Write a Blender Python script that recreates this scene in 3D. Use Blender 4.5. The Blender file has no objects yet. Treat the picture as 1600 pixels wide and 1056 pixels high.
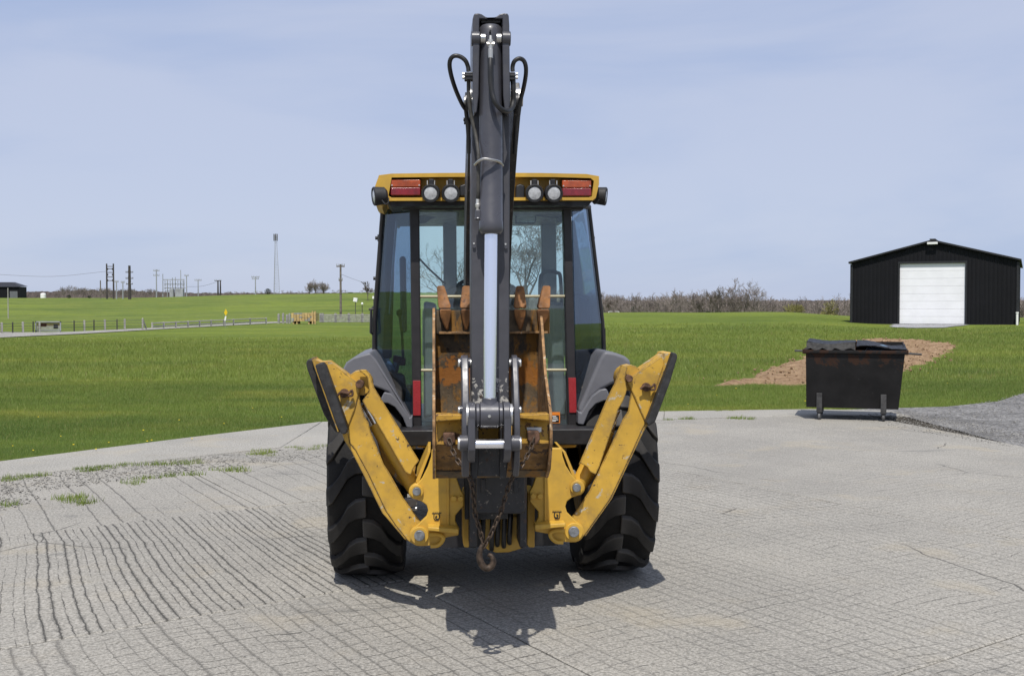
import bpy, bmesh, math, random
import numpy as np
from mathutils import Vector, Matrix, noise as mnoise

R = math.radians
scene = bpy.context.scene
COL = scene.collection

# ------------------------------------------------------------------ camera
FPX = 1735.0                      # focal length in pixels of a 1600 px wide frame
CAM_H = 1.77
PITCH = math.atan(48.0 / FPX)     # horizon sits 48 px above the middle
cam_data = bpy.data.cameras.new('camera')
cam_data.sensor_width = 36.0
cam_data.lens = 36.0 * FPX / 1600.0
cam_data.clip_start = 0.1
cam_data.clip_end = 4000.0
cam = bpy.data.objects.new('camera', cam_data)
COL.objects.link(cam)
cam.location = (0, 0, CAM_H)
cam.rotation_euler = (R(90) - PITCH, 0, 0)
scene.camera = cam

# ------------------------------------------------------------------ sky and sun
SUN_EL, SUN_AZ = 60.0, -4.0       # sun stands behind the camera, a little to the left
world = bpy.data.worlds.new('World'); scene.world = world
world.use_nodes = True
wt = world.node_tree; wt.nodes.clear()
wo = wt.nodes.new('ShaderNodeOutputWorld')
wb = wt.nodes.new('ShaderNodeBackground'); wb.inputs['Strength'].default_value = 0.105
sky = wt.nodes.new('ShaderNodeTexSky'); sky.sky_type = 'NISHITA'
sky.sun_disc = False
sky.sun_elevation = R(SUN_EL)
sky.sun_rotation = R(180.0 + SUN_AZ)
sky.altitude = 300; sky.air_density = 1.0; sky.dust_density = 0.6; sky.ozone_density = 2.5
# thin veil of high cirrus over the whole sky
tc = wt.nodes.new('ShaderNodeTexCoord')
mp = wt.nodes.new('ShaderNodeMapping'); mp.inputs['Scale'].default_value = (1.0, 1.0, 4.6)
mp.inputs['Rotation'].default_value = (0, R(10), 0)
n1 = wt.nodes.new('ShaderNodeTexNoise'); n1.inputs['Scale'].default_value = 1.7
n1.inputs['Detail'].default_value = 9; n1.inputs['Roughness'].default_value = 0.50
n1.inputs['Distortion'].default_value = 0.5
cr = wt.nodes.new('ShaderNodeMapRange'); cr.interpolation_type = 'SMOOTHSTEP'
cr.inputs['From Min'].default_value = 0.34; cr.inputs['From Max'].default_value = 0.62
cr.inputs['To Min'].default_value = 0.0; cr.inputs['To Max'].default_value = 1.0
mx = wt.nodes.new('ShaderNodeMix'); mx.data_type = 'RGBA'
mx.inputs['Factor'].default_value = 0.86
cm = wt.nodes.new('ShaderNodeMix'); cm.data_type = 'RGBA'
cm.inputs['A'].default_value = (4.05, 4.92, 7.15, 1); cm.inputs['B'].default_value = (5.30, 5.85, 7.55, 1)
wt.links.new(tc.outputs['Generated'], mp.inputs['Vector'])
wt.links.new(mp.outputs['Vector'], n1.inputs['Vector'])
wt.links.new(n1.outputs['Fac'], cr.inputs['Value'])
wt.links.new(cr.outputs['Result'], cm.inputs['Factor']); wt.links.new(cm.outputs['Result'], mx.inputs['B'])
wt.links.new(sky.outputs['Color'], mx.inputs['A'])
wt.links.new(mx.outputs['Result'], wb.inputs['Color'])
wt.links.new(wb.outputs['Background'], wo.inputs['Surface'])

sun_data = bpy.data.lights.new('sun', 'SUN')
sun_data.energy = 4.6; sun_data.angle = R(0.53); sun_data.color = (1.0, 0.955, 0.89)
sun = bpy.data.objects.new('sun', sun_data); COL.objects.link(sun)
sd = Vector((math.sin(R(SUN_AZ)) * math.cos(R(SUN_EL)), -math.cos(R(SUN_AZ)) * math.cos(R(SUN_EL)), math.sin(R(SUN_EL))))
sun.rotation_euler = sd.to_track_quat('Z', 'Y').to_euler()
sun.location = (-5, -20, 30)

vs = scene.view_settings
vs.view_transform = 'Standard'; vs.look = 'None'; vs.exposure = 0.0; vs.gamma = 1.0
vs.use_curve_mapping = False

# ------------------------------------------------------------------ pixel <-> place
def ray(px, py):
    a = (px - 800.0) / FPX; b = (528.0 - py) / FPX
    return Vector((a, math.cos(PITCH) + b * math.sin(PITCH), -math.sin(PITCH) + b * math.cos(PITCH)))
def W(px, py, Y):
    d = ray(px, py); return Vector((0, 0, CAM_H)) + d * (Y / d.y)
def G(px, py, z=0.0):
    d = ray(px, py); return Vector((0, 0, CAM_H)) + d * ((z - CAM_H) / d.z)
MO = Vector((-0.146, 7.5, 0.0)); MYAW = R(4.0)
MM = Matrix.Translation(MO) @ Matrix.Rotation(MYAW, 4, 'Z'); MI = MM.inverted()
def P(px, py, yl):
    "point in the machine's own frame (x right, y forward, z up) at depth yl"
    o = MI @ Vector((0, 0, CAM_H)); d = MI.to_3x3() @ ray(px, py)
    return o + d * ((yl - o.y) / d.y)

# ------------------------------------------------------------------ mesh builder
def catmull(pts, n=6):
    pts = [Vector(p) for p in pts]
    if len(pts) < 3: return pts
    out = []
    ext = [pts[0] * 2 - pts[1]] + pts + [pts[-1] * 2 - pts[-2]]
    for i in range(1, len(ext) - 2):
        p0, p1, p2, p3 = ext[i - 1:i + 3]
        for k in range(n):
            t = k / n
            out.append(0.5 * ((2 * p1) + (p2 - p0) * t + (2 * p0 - 5 * p1 + 4 * p2 - p3) * t * t + (3 * p1 - p0 - 3 * p2 + p3) * t ** 3))
    out.append(pts[-1]); return out

class MB:
    def __init__(s): s.v = []; s.f = []
    def add(s, vs, fs):
        o = len(s.v); s.v += [tuple(v) for v in vs]; s.f += [tuple(i + o for i in f) for f in fs]; return s
    def prism(s, front, back):
        n = len(front)
        fs = [tuple(range(n)), tuple(range(2 * n - 1, n - 1, -1))] + [(i, i + n, (i + 1) % n + n, (i + 1) % n) for i in range(n)]
        return s.add(list(front) + list(back), fs)
    def ex(s, pts, vec):
        vec = Vector(vec); return s.prism(pts, [Vector(p) + vec for p in pts])
    def px(s, pts, yf, yb):
        "outline read off the picture at machine depth yf, carried back to yb"
        fr = [P(x, y, yf) for x, y in pts]
        return s.prism(fr, [Vector((p.x, yb, p.z)) for p in fr])
    def sx(s, prof, x0, x1):
        "side profile (y,z) between two x planes"
        return s.prism([Vector((x0, y, z)) for y, z in prof], [Vector((x1, y, z)) for y, z in prof])
    def box(s, c, d, rot=None):
        c = Vector(c); h = Vector(d) / 2
        vs = [Vector((sx * h.x, sy * h.y, sz * h.z)) for sx in (-1, 1) for sy in (-1, 1) for sz in (-1, 1)]
        if rot is not None: vs = [rot @ v for v in vs]
        return s.add([c + v for v in vs], [(0, 1, 3, 2), (4, 6, 7, 5), (0, 4, 5, 1), (2, 3, 7, 6), (0, 2, 6, 4), (1, 5, 7, 3)])
    def cyl(s, p0, p1, r0, r1=None, n=20, caps=True):
        r1 = r0 if r1 is None else r1
        p0 = Vector(p0); p1 = Vector(p1); d = (p1 - p0).normalized()
        a = d.orthogonal().normalized(); b = d.cross(a)
        ring = lambda p, r: [p + a * math.cos(2 * math.pi * i / n) * r + b * math.sin(2 * math.pi * i / n) * r for i in range(n)]
        fs = [(i, (i + 1) % n, (i + 1) % n + n, i + n) for i in range(n)]
        if caps: fs += [tuple(range(n - 1, -1, -1)), tuple(range(n, 2 * n))]
        return s.add(ring(p0, r0) + ring(p1, r1), fs)
    def lathe(s, o, axis, prof, n=32, caps=True):
        "prof = [(distance along axis, radius)]"
        o = Vector(o); d = Vector(axis).normalized(); a = d.orthogonal().normalized(); b = d.cross(a)
        vs = []; fs = []; m = len(prof)
        for t, r in prof:
            vs += [o + d * t + a * math.cos(2 * math.pi * i / n) * r + b * math.sin(2 * math.pi * i / n) * r for i in range(n)]
        for j in range(m - 1):
            fs += [(j * n + i, j * n + (i + 1) % n, (j + 1) * n + (i + 1) % n, (j + 1) * n + i) for i in range(n)]
        if caps: fs += [tuple(range(n - 1, -1, -1)), tuple(range((m - 1) * n, m * n))]
        return s.add(vs, fs)
    def tube(s, path, r, n=8, smooth=0, caps=True, closed=False):
        pts = catmull(path, smooth) if smooth else [Vector(p) for p in path]
        m = len(pts); rr = r if isinstance(r, (list, tuple)) else [r] * m
        vs = []; nrm = None
        for i, p in enumerate(pts):
            if closed: d = pts[(i + 1) % m] - pts[i - 1]
            else: d = pts[min(i + 1, m - 1)] - pts[max(i - 1, 0)]
            d.normalize()
            if nrm is None: nrm = d.orthogonal().normalized()
            nrm = (nrm - d * nrm.dot(d)).normalized(); b = d.cross(nrm)
            vs += [p + nrm * math.cos(2 * math.pi * k / n) * rr[i] + b * math.sin(2 * math.pi * k / n) * rr[i] for k in range(n)]
        fs = []
        for j in range(m if closed else m - 1):
            j2 = (j + 1) % m
            fs += [(j * n + k, j * n + (k + 1) % n, j2 * n + (k + 1) % n, j2 * n + k) for k in range(n)]
        if caps and not closed: fs += [tuple(range(n - 1, -1, -1)), tuple(range((m - 1) * n, m * n))]
        return s.add(vs, fs)
    def build(s, name, mat, parent=None, bevel=0.0, ang=38, segs=2, recalc=True):
        me = bpy.data.meshes.new(name)
        me.from_pydata(s.v, [], s.f)
        if recalc:
            bm = bmesh.new(); bm.from_mesh(me); bmesh.ops.recalc_face_normals(bm, faces=bm.faces); bm.to_mesh(me); bm.free()
        me.polygons.foreach_set('use_smooth', [True] * len(me.polygons))
        me.set_sharp_from_angle(angle=R(ang))
        if mat: me.materials.append(mat)
        o = bpy.data.objects.new(name, me); COL.objects.link(o)
        if parent is not None: o.parent = parent
        if bevel:
            m = o.modifiers.new('edge', 'BEVEL'); m.width = bevel; m.segments = segs; m.limit_method = 'ANGLE'; m.angle_limit = R(35)
            m.harden_normals = True
        return o

def tag(o, label=None, cat=None, group=None, kind=None):
    if label: o['label'] = label
    if cat: o['category'] = cat
    if group: o['group'] = group
    if kind: o['kind'] = kind
    return o
def empty(name, loc=(0, 0, 0), rz=0.0):
    o = bpy.data.objects.new(name, None); COL.objects.link(o)
    o.location = loc; o.rotation_euler = (0, 0, rz); o.empty_display_size = 0.2
    return o
def copy_tree(o, parent=None):
    c = o.copy(); COL.objects.link(c); c.parent = parent
    for ch in list(o.children): copy_tree(ch, c)
    return c

# ------------------------------------------------------------------ materials
class NT:
    def __init__(s, name):
        s.m = bpy.data.materials.new(name); s.m.use_nodes = True
        s.t = s.m.node_tree; s.t.nodes.clear()
        s.out = s.n('ShaderNodeOutputMaterial')
    def n(s, ty, **kw):
        nd = s.t.nodes.new(ty)
        for k, v in kw.items(): setattr(nd, k, v)
        return nd
    def l(s, a, b): s.t.links.new(a, b)
    def set(s, sock, v):
        if hasattr(v, 'is_linked') or isinstance(v, bpy.types.NodeSocket): s.l(v, sock)
        else: sock.default_value = v
    def math(s, op, a, b=0.0, c=0.0, clamp=False):
        nd = s.n('ShaderNodeMath', operation=op, use_clamp=clamp)
        s.set(nd.inputs[0], a); s.set(nd.inputs[1], b); s.set(nd.inputs[2], c); return nd.outputs[0]
    def noise(s, vec, scale, detail=4, rough=0.55, dist=0.0):
        nd = s.n('ShaderNodeTexNoise'); s.l(vec, nd.inputs['Vector'])
        nd.inputs['Scale'].default_value = scale; nd.inputs['Detail'].default_value = detail
        nd.inputs['Roughness'].default_value = rough; nd.inputs['Distortion'].default_value = dist
        return nd.outputs['Fac']
    def ramp(s, v, a, b, lo=0.0, hi=1.0, smooth=True):
        nd = s.n('ShaderNodeMapRange'); nd.interpolation_type = 'SMOOTHSTEP' if smooth else 'LINEAR'
        s.set(nd.inputs['Value'], v); s.set(nd.inputs['From Min'], a); s.set(nd.inputs['From Max'], b)
        nd.inputs['To Min'].default_value = lo; nd.inputs['To Max'].default_value = hi
        return nd.outputs['Result']
    def mix(s, f, a, b, blend='MIX'):
        nd = s.n('ShaderNodeMix', data_type='RGBA', blend_type=blend)
        s.set(nd.inputs['Factor'], f); s.set(nd.inputs['A'], a); s.set(nd.inputs['B'], b); return nd.outputs['Result']
    def stretch(s, vec, sc):
        nd = s.n('ShaderNodeMapping'); s.l(vec, nd.inputs['Vector']); nd.inputs['Scale'].default_value = sc; return nd.outputs['Vector']
    def bump(s, h, strength, dist=0.01):
        nd = s.n('ShaderNodeBump'); nd.inputs['Strength'].default_value = strength; nd.inputs['Distance'].default_value = dist
        s.l(h, nd.inputs['Height']); return nd.outputs['Normal']
    def bsdf(s, col, rough=0.5, metal=0.0, normal=None, spec=None, coat=0.0):
        b = s.n('ShaderNodeBsdfPrincipled')
        s.set(b.inputs['Base Color'], col); s.set(b.inputs['Roughness'], rough); s.set(b.inputs['Metallic'], metal)
        if normal is not None: s.l(normal, b.inputs['Normal'])
        if spec is not None: s.set(b.inputs['Specular IOR Level'], spec)
        if coat: b.inputs['Coat Weight'].default_value = coat; b.inputs['Coat Roughness'].default_value = 0.15
        s.l(b.outputs['BSDF'], s.out.inputs['Surface']); return b
def c4(r, g, b): return (r, g, b, 1.0)

def paint(name, col, rough=0.45, metal=0.0, var=0.14, vs_=4.0, chips=(), bump=0.12, bscale=60.0, spec=0.5, coat=0.0, dirt=None, wear=None):
    """painted or bare metal; chips = [(colour, threshold, scale, zlow, zhigh)], wear that belongs to the part"""
    k = NT(name); tc = k.n('ShaderNodeTexCoord'); v = tc.outputs['Object']
    nz = k.noise(v, vs_, 5, 0.6)
    dark = c4(*[c * (1 - var * 1.6) for c in col]); lite = c4(*[min(1, c * (1 + var)) for c in col])
    c = k.mix(k.ramp(nz, 0.3, 0.7), dark, lite)
    rg = k.ramp(k.noise(v, vs_ * 5, 4), 0.25, 0.75, max(0.02, rough - 0.1), min(1, rough + 0.15))
    if dirt:
        dm = k.math('MULTIPLY', k.ramp(k.noise(v, 7, 8, 0.7), 0.45, 0.75), dirt[1]); c = k.mix(dm, c, c4(*dirt[0]))
    sep = k.n('ShaderNodeSeparateXYZ'); k.l(v, sep.inputs[0])
    for (cc, th, sc, z0, z1) in chips:
        q = k.noise(v, sc, 9, 0.68, 0.4)
        if z1 is not None:
            h = k.ramp(sep.outputs['Z'], z0, z1); q = k.math('ADD', q, k.math('MULTIPLY', k.math('SUBTRACT', h, 0.5), 0.30))
        m_ = k.ramp(q, th, th + 0.03); c = k.mix(m_, c, c4(*cc)); rg = k.math('MAXIMUM', rg, k.math('MULTIPLY', m_, 0.75))
    if wear:
        bv = k.n('ShaderNodeBevel', samples=6); bv.inputs['Radius'].default_value = wear[1]
        gg = k.n('ShaderNodeNewGeometry'); dt = k.n('ShaderNodeVectorMath', operation='DOT_PRODUCT')
        k.l(bv.outputs[0], dt.inputs[0]); k.l(gg.outputs['Normal'], dt.inputs[1])
        e = k.math('SUBTRACT', 1.0, dt.outputs['Value'])
        e = k.math('ADD', k.math('MULTIPLY', e, wear[2]), k.math('MULTIPLY', k.math('SUBTRACT', k.noise(v, 22, 8, 0.7), 0.5), 1.6))
        em = k.ramp(e, 0.22, 0.34); c = k.mix(em, c, c4(*wear[0])); rg = k.math('MAXIMUM', rg, k.math('MULTIPLY', em, 0.7))
    hb = k.noise(v, bscale, 6, 0.6)
    k.bsdf(c, rg, metal, k.bump(hb, bump, 0.004), spec, coat); return k.m

M = {}
YEL = (0.545, 0.325, 0.040)
M['yellow'] = paint('yellow_paint', YEL, 0.48, var=0.10, chips=[((0.07, 0.05, 0.035), 0.70, 16, 0, None)], bump=0.05, dirt=((0.24, 0.16, 0.06), 0.45))
M['yellow_worn'] = paint('yellow_paint_worn', YEL, 0.52, var=0.12, chips=[((0.42, 0.37, 0.27), 0.59, 11, 0, None), ((0.05, 0.035, 0.025), 0.63, 23, 0, None)], bump=0.08, wear=((0.055, 0.038, 0.025), 0.015, 5.0), dirt=((0.19, 0.13, 0.06), 0.62))
M['yellow_rust'] = paint('rusting_yellow_paint', (0.48, 0.27, 0.03), 0.6, var=0.16, chips=[((0.12, 0.055, 0.02), 0.57, 14, 0, None), ((0.035, 0.022, 0.015), 0.59, 30, 0, None)], bump=0.25, wear=((0.09, 0.045, 0.02), 0.016, 3.5), dirt=((0.16, 0.075, 0.02), 0.6))
M['charcoal'] = paint('charcoal_paint', (0.056, 0.056, 0.066), 0.36, var=0.12, chips=[((0.16, 0.16, 0.17), 0.725, 40, 0, None)], bump=0.06, coat=0.15)
M['charcoal_chipped'] = paint('charcoal_paint_chipped', (0.058, 0.058, 0.067), 0.42, var=0.12,
    chips=[((0.46, 0.44, 0.40), 0.575, 30, 1.75, 1.12), ((0.055, 0.035, 0.022), 0.62, 13, 1.6, 1.1)], bump=0.15)
M['boom'] = paint('scuffed_black_paint', (0.020, 0.020, 0.022), 0.45, var=0.2, chips=[((0.19, 0.17, 0.145), 0.61, 34, 0, None), ((0.06, 0.04, 0.03), 0.60, 12, 0, None)], bump=0.4)
M['black'] = paint('black_metal', (0.014, 0.014, 0.016), 0.5, var=0.2, bump=0.05)
M['frame_black'] = paint('cab_frame_black', (0.022, 0.020, 0.022), 0.42, var=0.12, bump=0.04)
M['rubber'] = paint('hose_rubber', (0.016, 0.016, 0.017), 0.45, var=0.15, bump=0.1)
M['oldhose'] = paint('dusty_hose', (0.045, 0.043, 0.038), 0.7, var=0.3, vs_=20, bump=0.2)
M['pad_rubber'] = paint('worn_pad_rubber', (0.022, 0.022, 0.023), 0.7, var=0.35, vs_=18, chips=[((0.10, 0.095, 0.085), 0.66, 30, 0, None)], bump=0.7, bscale=25)
_k = NT('chrome_rod'); _k.bsdf(c4(0.90, 0.91, 0.97), 0.20, 0.92); M['chrome'] = _k.m
M['steel'] = paint('bare_steel', (0.55, 0.54, 0.52), 0.35, metal=0.9, var=0.15, bump=0.1)
M['zinc'] = paint('zinc_fitting', (0.62, 0.61, 0.58), 0.4, metal=0.7, var=0.1, bump=0.05)
M['pin'] = paint('grey_pin_end', (0.22, 0.23, 0.24), 0.45, metal=0.5, var=0.25, vs_=30, bump=0.2)
M['rust'] = paint('brown_rust', (0.105, 0.055, 0.033), 0.85, var=0.4, vs_=25, bump=0.8, bscale=80)
M['tooth'] = paint('rusted_tooth', (0.22, 0.095, 0.028), 0.75, var=0.35, vs_=9, chips=[((0.10, 0.045, 0.02), 0.60, 25, 0, None), ((0.025, 0.018, 0.013), 0.68, 22, 0, None)], bump=0.5)
M['edge'] = paint('worn_bucket_edge', (0.27, 0.15, 0.06), 0.7, var=0.4, vs_=18, chips=[((0.42, 0.34, 0.24), 0.60, 30, 0, None), ((0.04, 0.02, 0.01), 0.62, 22, 0, None)], bump=0.6)
M['chain'] = paint('rusty_chain', (0.075, 0.052, 0.036), 0.6, metal=0.5, var=0.4, vs_=40, bump=0.4)
M['fender'] = paint('grey_fender_plastic', (0.135, 0.138, 0.155), 0.48, var=0.08, bump=0.15, bscale=140)
M['rail'] = paint('tan_rail', (0.36, 0.32, 0.20), 0.4, var=0.1, bump=0.0)
M['interior'] = paint('cab_interior_grey', (0.12, 0.125, 0.135), 0.6, var=0.1, bump=0.1)
M['interior_dark'] = paint('cab_interior_dark', (0.035, 0.037, 0.042), 0.6, var=0.1, bump=0.1)
M['reflector'] = paint('red_reflector', (0.30, 0.022, 0.028), 0.3, var=0.06, vs_=30, bump=0.05, bscale=200)
M['white'] = paint('white_print', (0.78, 0.78, 0.76), 0.5, var=0.04, bump=0.0)
M['orange'] = paint('orange_print', (0.75, 0.22, 0.02), 0.45, var=0.04, bump=0.0)
M['print_black'] = paint('black_print', (0.012, 0.012, 0.012), 0.6, var=0.04, bump=0.0)
M['redplastic'] = paint('red_plastic', (0.30, 0.02, 0.03), 0.4, var=0.06, bump=0.0)
M['housing'] = paint('lamp_housing', (0.017, 0.017, 0.018), 0.6, var=0.15, bump=0.15)

M['bucket_under'] = paint('shaded_rust_plate', (0.19, 0.10, 0.028), 0.75, var=0.35, vs_=9, chips=[((0.045, 0.024, 0.013), 0.55, 18, 0, None), ((0.22, 0.12, 0.03), 0.64, 12, 0, None)], bump=0.4)  # rust brown, with the shade on the downward slant painted into the colour
def m_bucket():
    k = NT('bucket_inside_steel'); tc = k.n('ShaderNodeTexCoord'); v = tc.outputs['Object']
    st = k.stretch(v, (1, 1, 0.45))
    c = k.mix(k.ramp(k.noise(v, 5, 8, 0.7), 0.32, 0.66), c4(0.040, 0.034, 0.028), c4(0.145, 0.105, 0.062))
    c = k.mix(k.ramp(k.noise(st, 9, 8, 0.72, 0.6), 0.48, 0.58), c, c4(0.21, 0.105, 0.024))
    c = k.mix(k.ramp(k.noise(v, 24, 6, 0.7), 0.60, 0.68), c, c4(0.024, 0.018, 0.013))
    sep = k.n('ShaderNodeSeparateXYZ'); k.l(v, sep.inputs[0])
    z = k.math('ADD', sep.outputs['Z'], k.math('MULTIPLY', k.math('SUBTRACT', k.noise(v, 13, 9, 0.75), 0.5), 0.42))
    band = k.math('MULTIPLY', k.ramp(z, 1.335, 1.36), k.ramp(z, 1.475, 1.45))
    c = k.mix(k.math('MULTIPLY', band, 0.7), c, c4(0.33, 0.12, 0.016))
    k.bsdf(c, 0.75, 0.1, k.bump(k.noise(v, 30, 9, 0.7), 0.7, 0.006), 0.3); return k.m
M['bucket_in'] = m_bucket()

def m_glass(name, tint, gloss=(0.9, 0.95, 1.0), base=0.05, dust=0.0, ior=1.5):
    k = NT(name)
    tr = k.n('ShaderNodeBsdfTransparent'); tr.inputs['Color'].default_value = c4(*tint)
    gl = k.n('ShaderNodeBsdfGlossy'); gl.inputs['Color'].default_value = c4(*gloss); gl.inputs['Roughness'].default_value = 0.015
    lw = k.n('ShaderNodeLayerWeight'); lw.inputs['Blend'].default_value = 0.5      # the same from both faces of a pane
    f = k.math('ADD', k.math('MULTIPLY', k.math('POWER', lw.outputs['Facing'], 5.0), 0.8), base + 0.03, clamp=True)
    mx = k.n('ShaderNodeMixShader'); k.l(f, mx.inputs['Fac']); k.l(tr.outputs[0], mx.inputs[1]); k.l(gl.outputs[0], mx.inputs[2])
    res = mx.outputs[0]
    if dust:
        tc = k.n('ShaderNodeTexCoord'); df = k.n('ShaderNodeBsdfDiffuse'); df.inputs['Color'].default_value = c4(0.42, 0.47, 0.50)
        m2 = k.n('ShaderNodeMixShader'); k.l(k.math('MULTIPLY', k.ramp(k.noise(tc.outputs['Object'], 3, 6, 0.6), 0.2, 0.8, 0.5, 1.0), dust), m2.inputs['Fac'])
        k.l(res, m2.inputs[1]); k.l(df.outputs[0], m2.inputs[2]); res = m2.outputs[0]
    k.l(res, k.out.inputs['Surface']); return k.m
M['glass'] = m_glass('rear_glass', (0.90, 0.97, 0.96), base=0.02, dust=0.05)
M['front_glass'] = m_glass('windscreen_glass', (0.92, 0.985, 0.965), base=0.0)
M['glass_dark'] = m_glass('tinted_side_glass', (0.46, 0.56, 0.66), base=0.0, dust=0.012)
M['lens'] = paint('frosted_lens', (0.50, 0.51, 0.52), 0.18, var=0.15, vs_=40, bump=0.5, bscale=70, coat=0.6)

def m_lamp(name, col):
    k = NT(name); tc = k.n('ShaderNodeTexCoord'); v = tc.outputs['Object']
    wv = k.n('ShaderNodeTexWave'); k.l(v, wv.inputs['Vector']); wv.inputs['Scale'].default_value = 45; wv.inputs['Distortion'].default_value = 0.4
    c = k.mix(k.ramp(k.noise(v, 25, 3), 0.3, 0.7), c4(*[q * 0.6 for q in col]), c4(*col))
    b = k.bsdf(c, 0.15, 0.0, k.bump(wv.outputs['Fac'], 0.25, 0.002), 0.6, 0.5); return k.m
M['amber'] = m_lamp('amber_lens', (0.44, 0.075, 0.009)); M['red'] = m_lamp('red_lens', (0.24, 0.007, 0.012))
M['reflect_bowl'] = paint('lamp_reflector', (0.85, 0.85, 0.85), 0.35, metal=0.15, var=0.08, vs_=30, bump=0.3, bscale=50)

def m_tyre():
    k = NT('tyre_rubber'); tc = k.n('ShaderNodeTexCoord'); v = tc.outputs['Object']
    c = k.mix(k.ramp(k.noise(v, 6, 8, 0.7), 0.35, 0.75), c4(0.004, 0.004, 0.0045), c4(0.012, 0.0115, 0.011))
    g = k.n('ShaderNodeNewGeometry')
    c = k.mix(k.ramp(g.outputs['Pointiness'], 0.515, 0.57), c, c4(0.085, 0.080, 0.074))
    k.bsdf(c, 0.62, 0.0, k.bump(k.noise(v, 60, 6, 0.65), 0.35, 0.006), 0.18); return k.m
M['tyre'] = m_tyre()

# ================================================================== THE SETTING
def sstep(a, b, x):
    t = min(1.0, max(0.0, (x - a) / (b - a))); return t * t * (3 - 2 * t)
def elev(x, y):
    e = -0.03
    if y <= 20: return e
    r = x / y
    wr = sstep(-0.03, 0.06, r)
    e += wr * 1.33 * sstep(33, 86, y) * (1 - 0.34 * sstep(0.24, 0.34, r))
    e -= wr * 4.0 * sstep(95, 190, y)
    hl = (4.9 - 0.9 * sstep(-0.20, -0.36, r) + 0.35 * sstep(-0.2, -0.12, r))
    e += (1 - wr) * (hl * sstep(128, 268, y) - 3.5 * sstep(285, 420, y))
    fl_ = 1 - (1 - wr) * sstep(46, 60, y)
    e += 0.16 * fl_ * (mnoise.noise((x * 0.045, y * 0.045, 3.1))) * sstep(22, 40, y)
    e += 0.05 * fl_ * (mnoise.noise((x * 0.2, y * 0.2, 7.1))) * sstep(20, 30, y)
    return e

# lot outline (seen from above, metres)
LEFT_EDGE = [(-5.9, 12.8), (-4.5, 14.9), (-2.95, 17.25)]
LOT = [(-27.4, -20.0), (-5.9, 12.8), (-4.45, 15.05), (-2.95, 17.2), (2.6, 18.95), (5.2, 19.35), (6.6, 19.0), (6.5, 14.2), (6.9, 12.0), (11.5, -20.0)]
MAIN = [(-26.5, -20.0), (-5.35, 11.5), (-2.9, 13.95), (2.4, 17.45), (4.6, 18.1), (6.55, 18.0), (6.5, 14.2), (6.9, 12.0), (11.5, -20.0)]
ROADP = [(6.5, 12.6), (6.48, 14.2), (6.42, 18.0), (5.4, 19.15), (6.5, 19.55), (7.8, 19.9), (9.2, 21.0), (10.9, 23.4), (12.6, 26.6), (14.4, 30.8), (19.5, 41), (25, 41), (24, 30), (19, 12.6)]
NEARROAD = [(6.92, 12.5), (19, 12.5), (19, -20), (11.52, -20)]
def inside(poly, x, y):
    c = False; j = len(poly) - 1
    for i in range(len(poly)):
        xi, yi = poly[i]; xj, yj = poly[j]
        if (yi > y) != (yj > y) and x < (xj - xi) * (y - yi) / (yj - yi) + xi: c = not c
        j = i
    return c
def clip(subj, poly):
    "Sutherland-Hodgman against a polygon given counter-clockwise or clockwise (convex enough)"
    area = sum(poly[i][0] * poly[(i + 1) % len(poly)][1] - poly[(i + 1) % len(poly)][0] * poly[i][1] for i in range(len(poly)))
    pl = poly if area > 0 else poly[::-1]
    out = subj
    for i in range(len(pl)):
        (ax, ay), (bx, by) = pl[i], pl[(i + 1) % len(pl)]
        sd_ = lambda p: (bx - ax) * (p[1] - ay) - (by - ay) * (p[0] - ax)
        res = []
        for k in range(len(out)):
            p, q = out[k - 1], out[k]; a, b = sd_(p), sd_(q)
            if (a >= 0) != (b >= 0):
                t = a / (a - b); res.append((p[0] + (q[0] - p[0]) * t, p[1] + (q[1] - p[1]) * t))
            if b >= 0: res.append(q)
        out = res
        if len(out) < 3: return []
    return out

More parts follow.
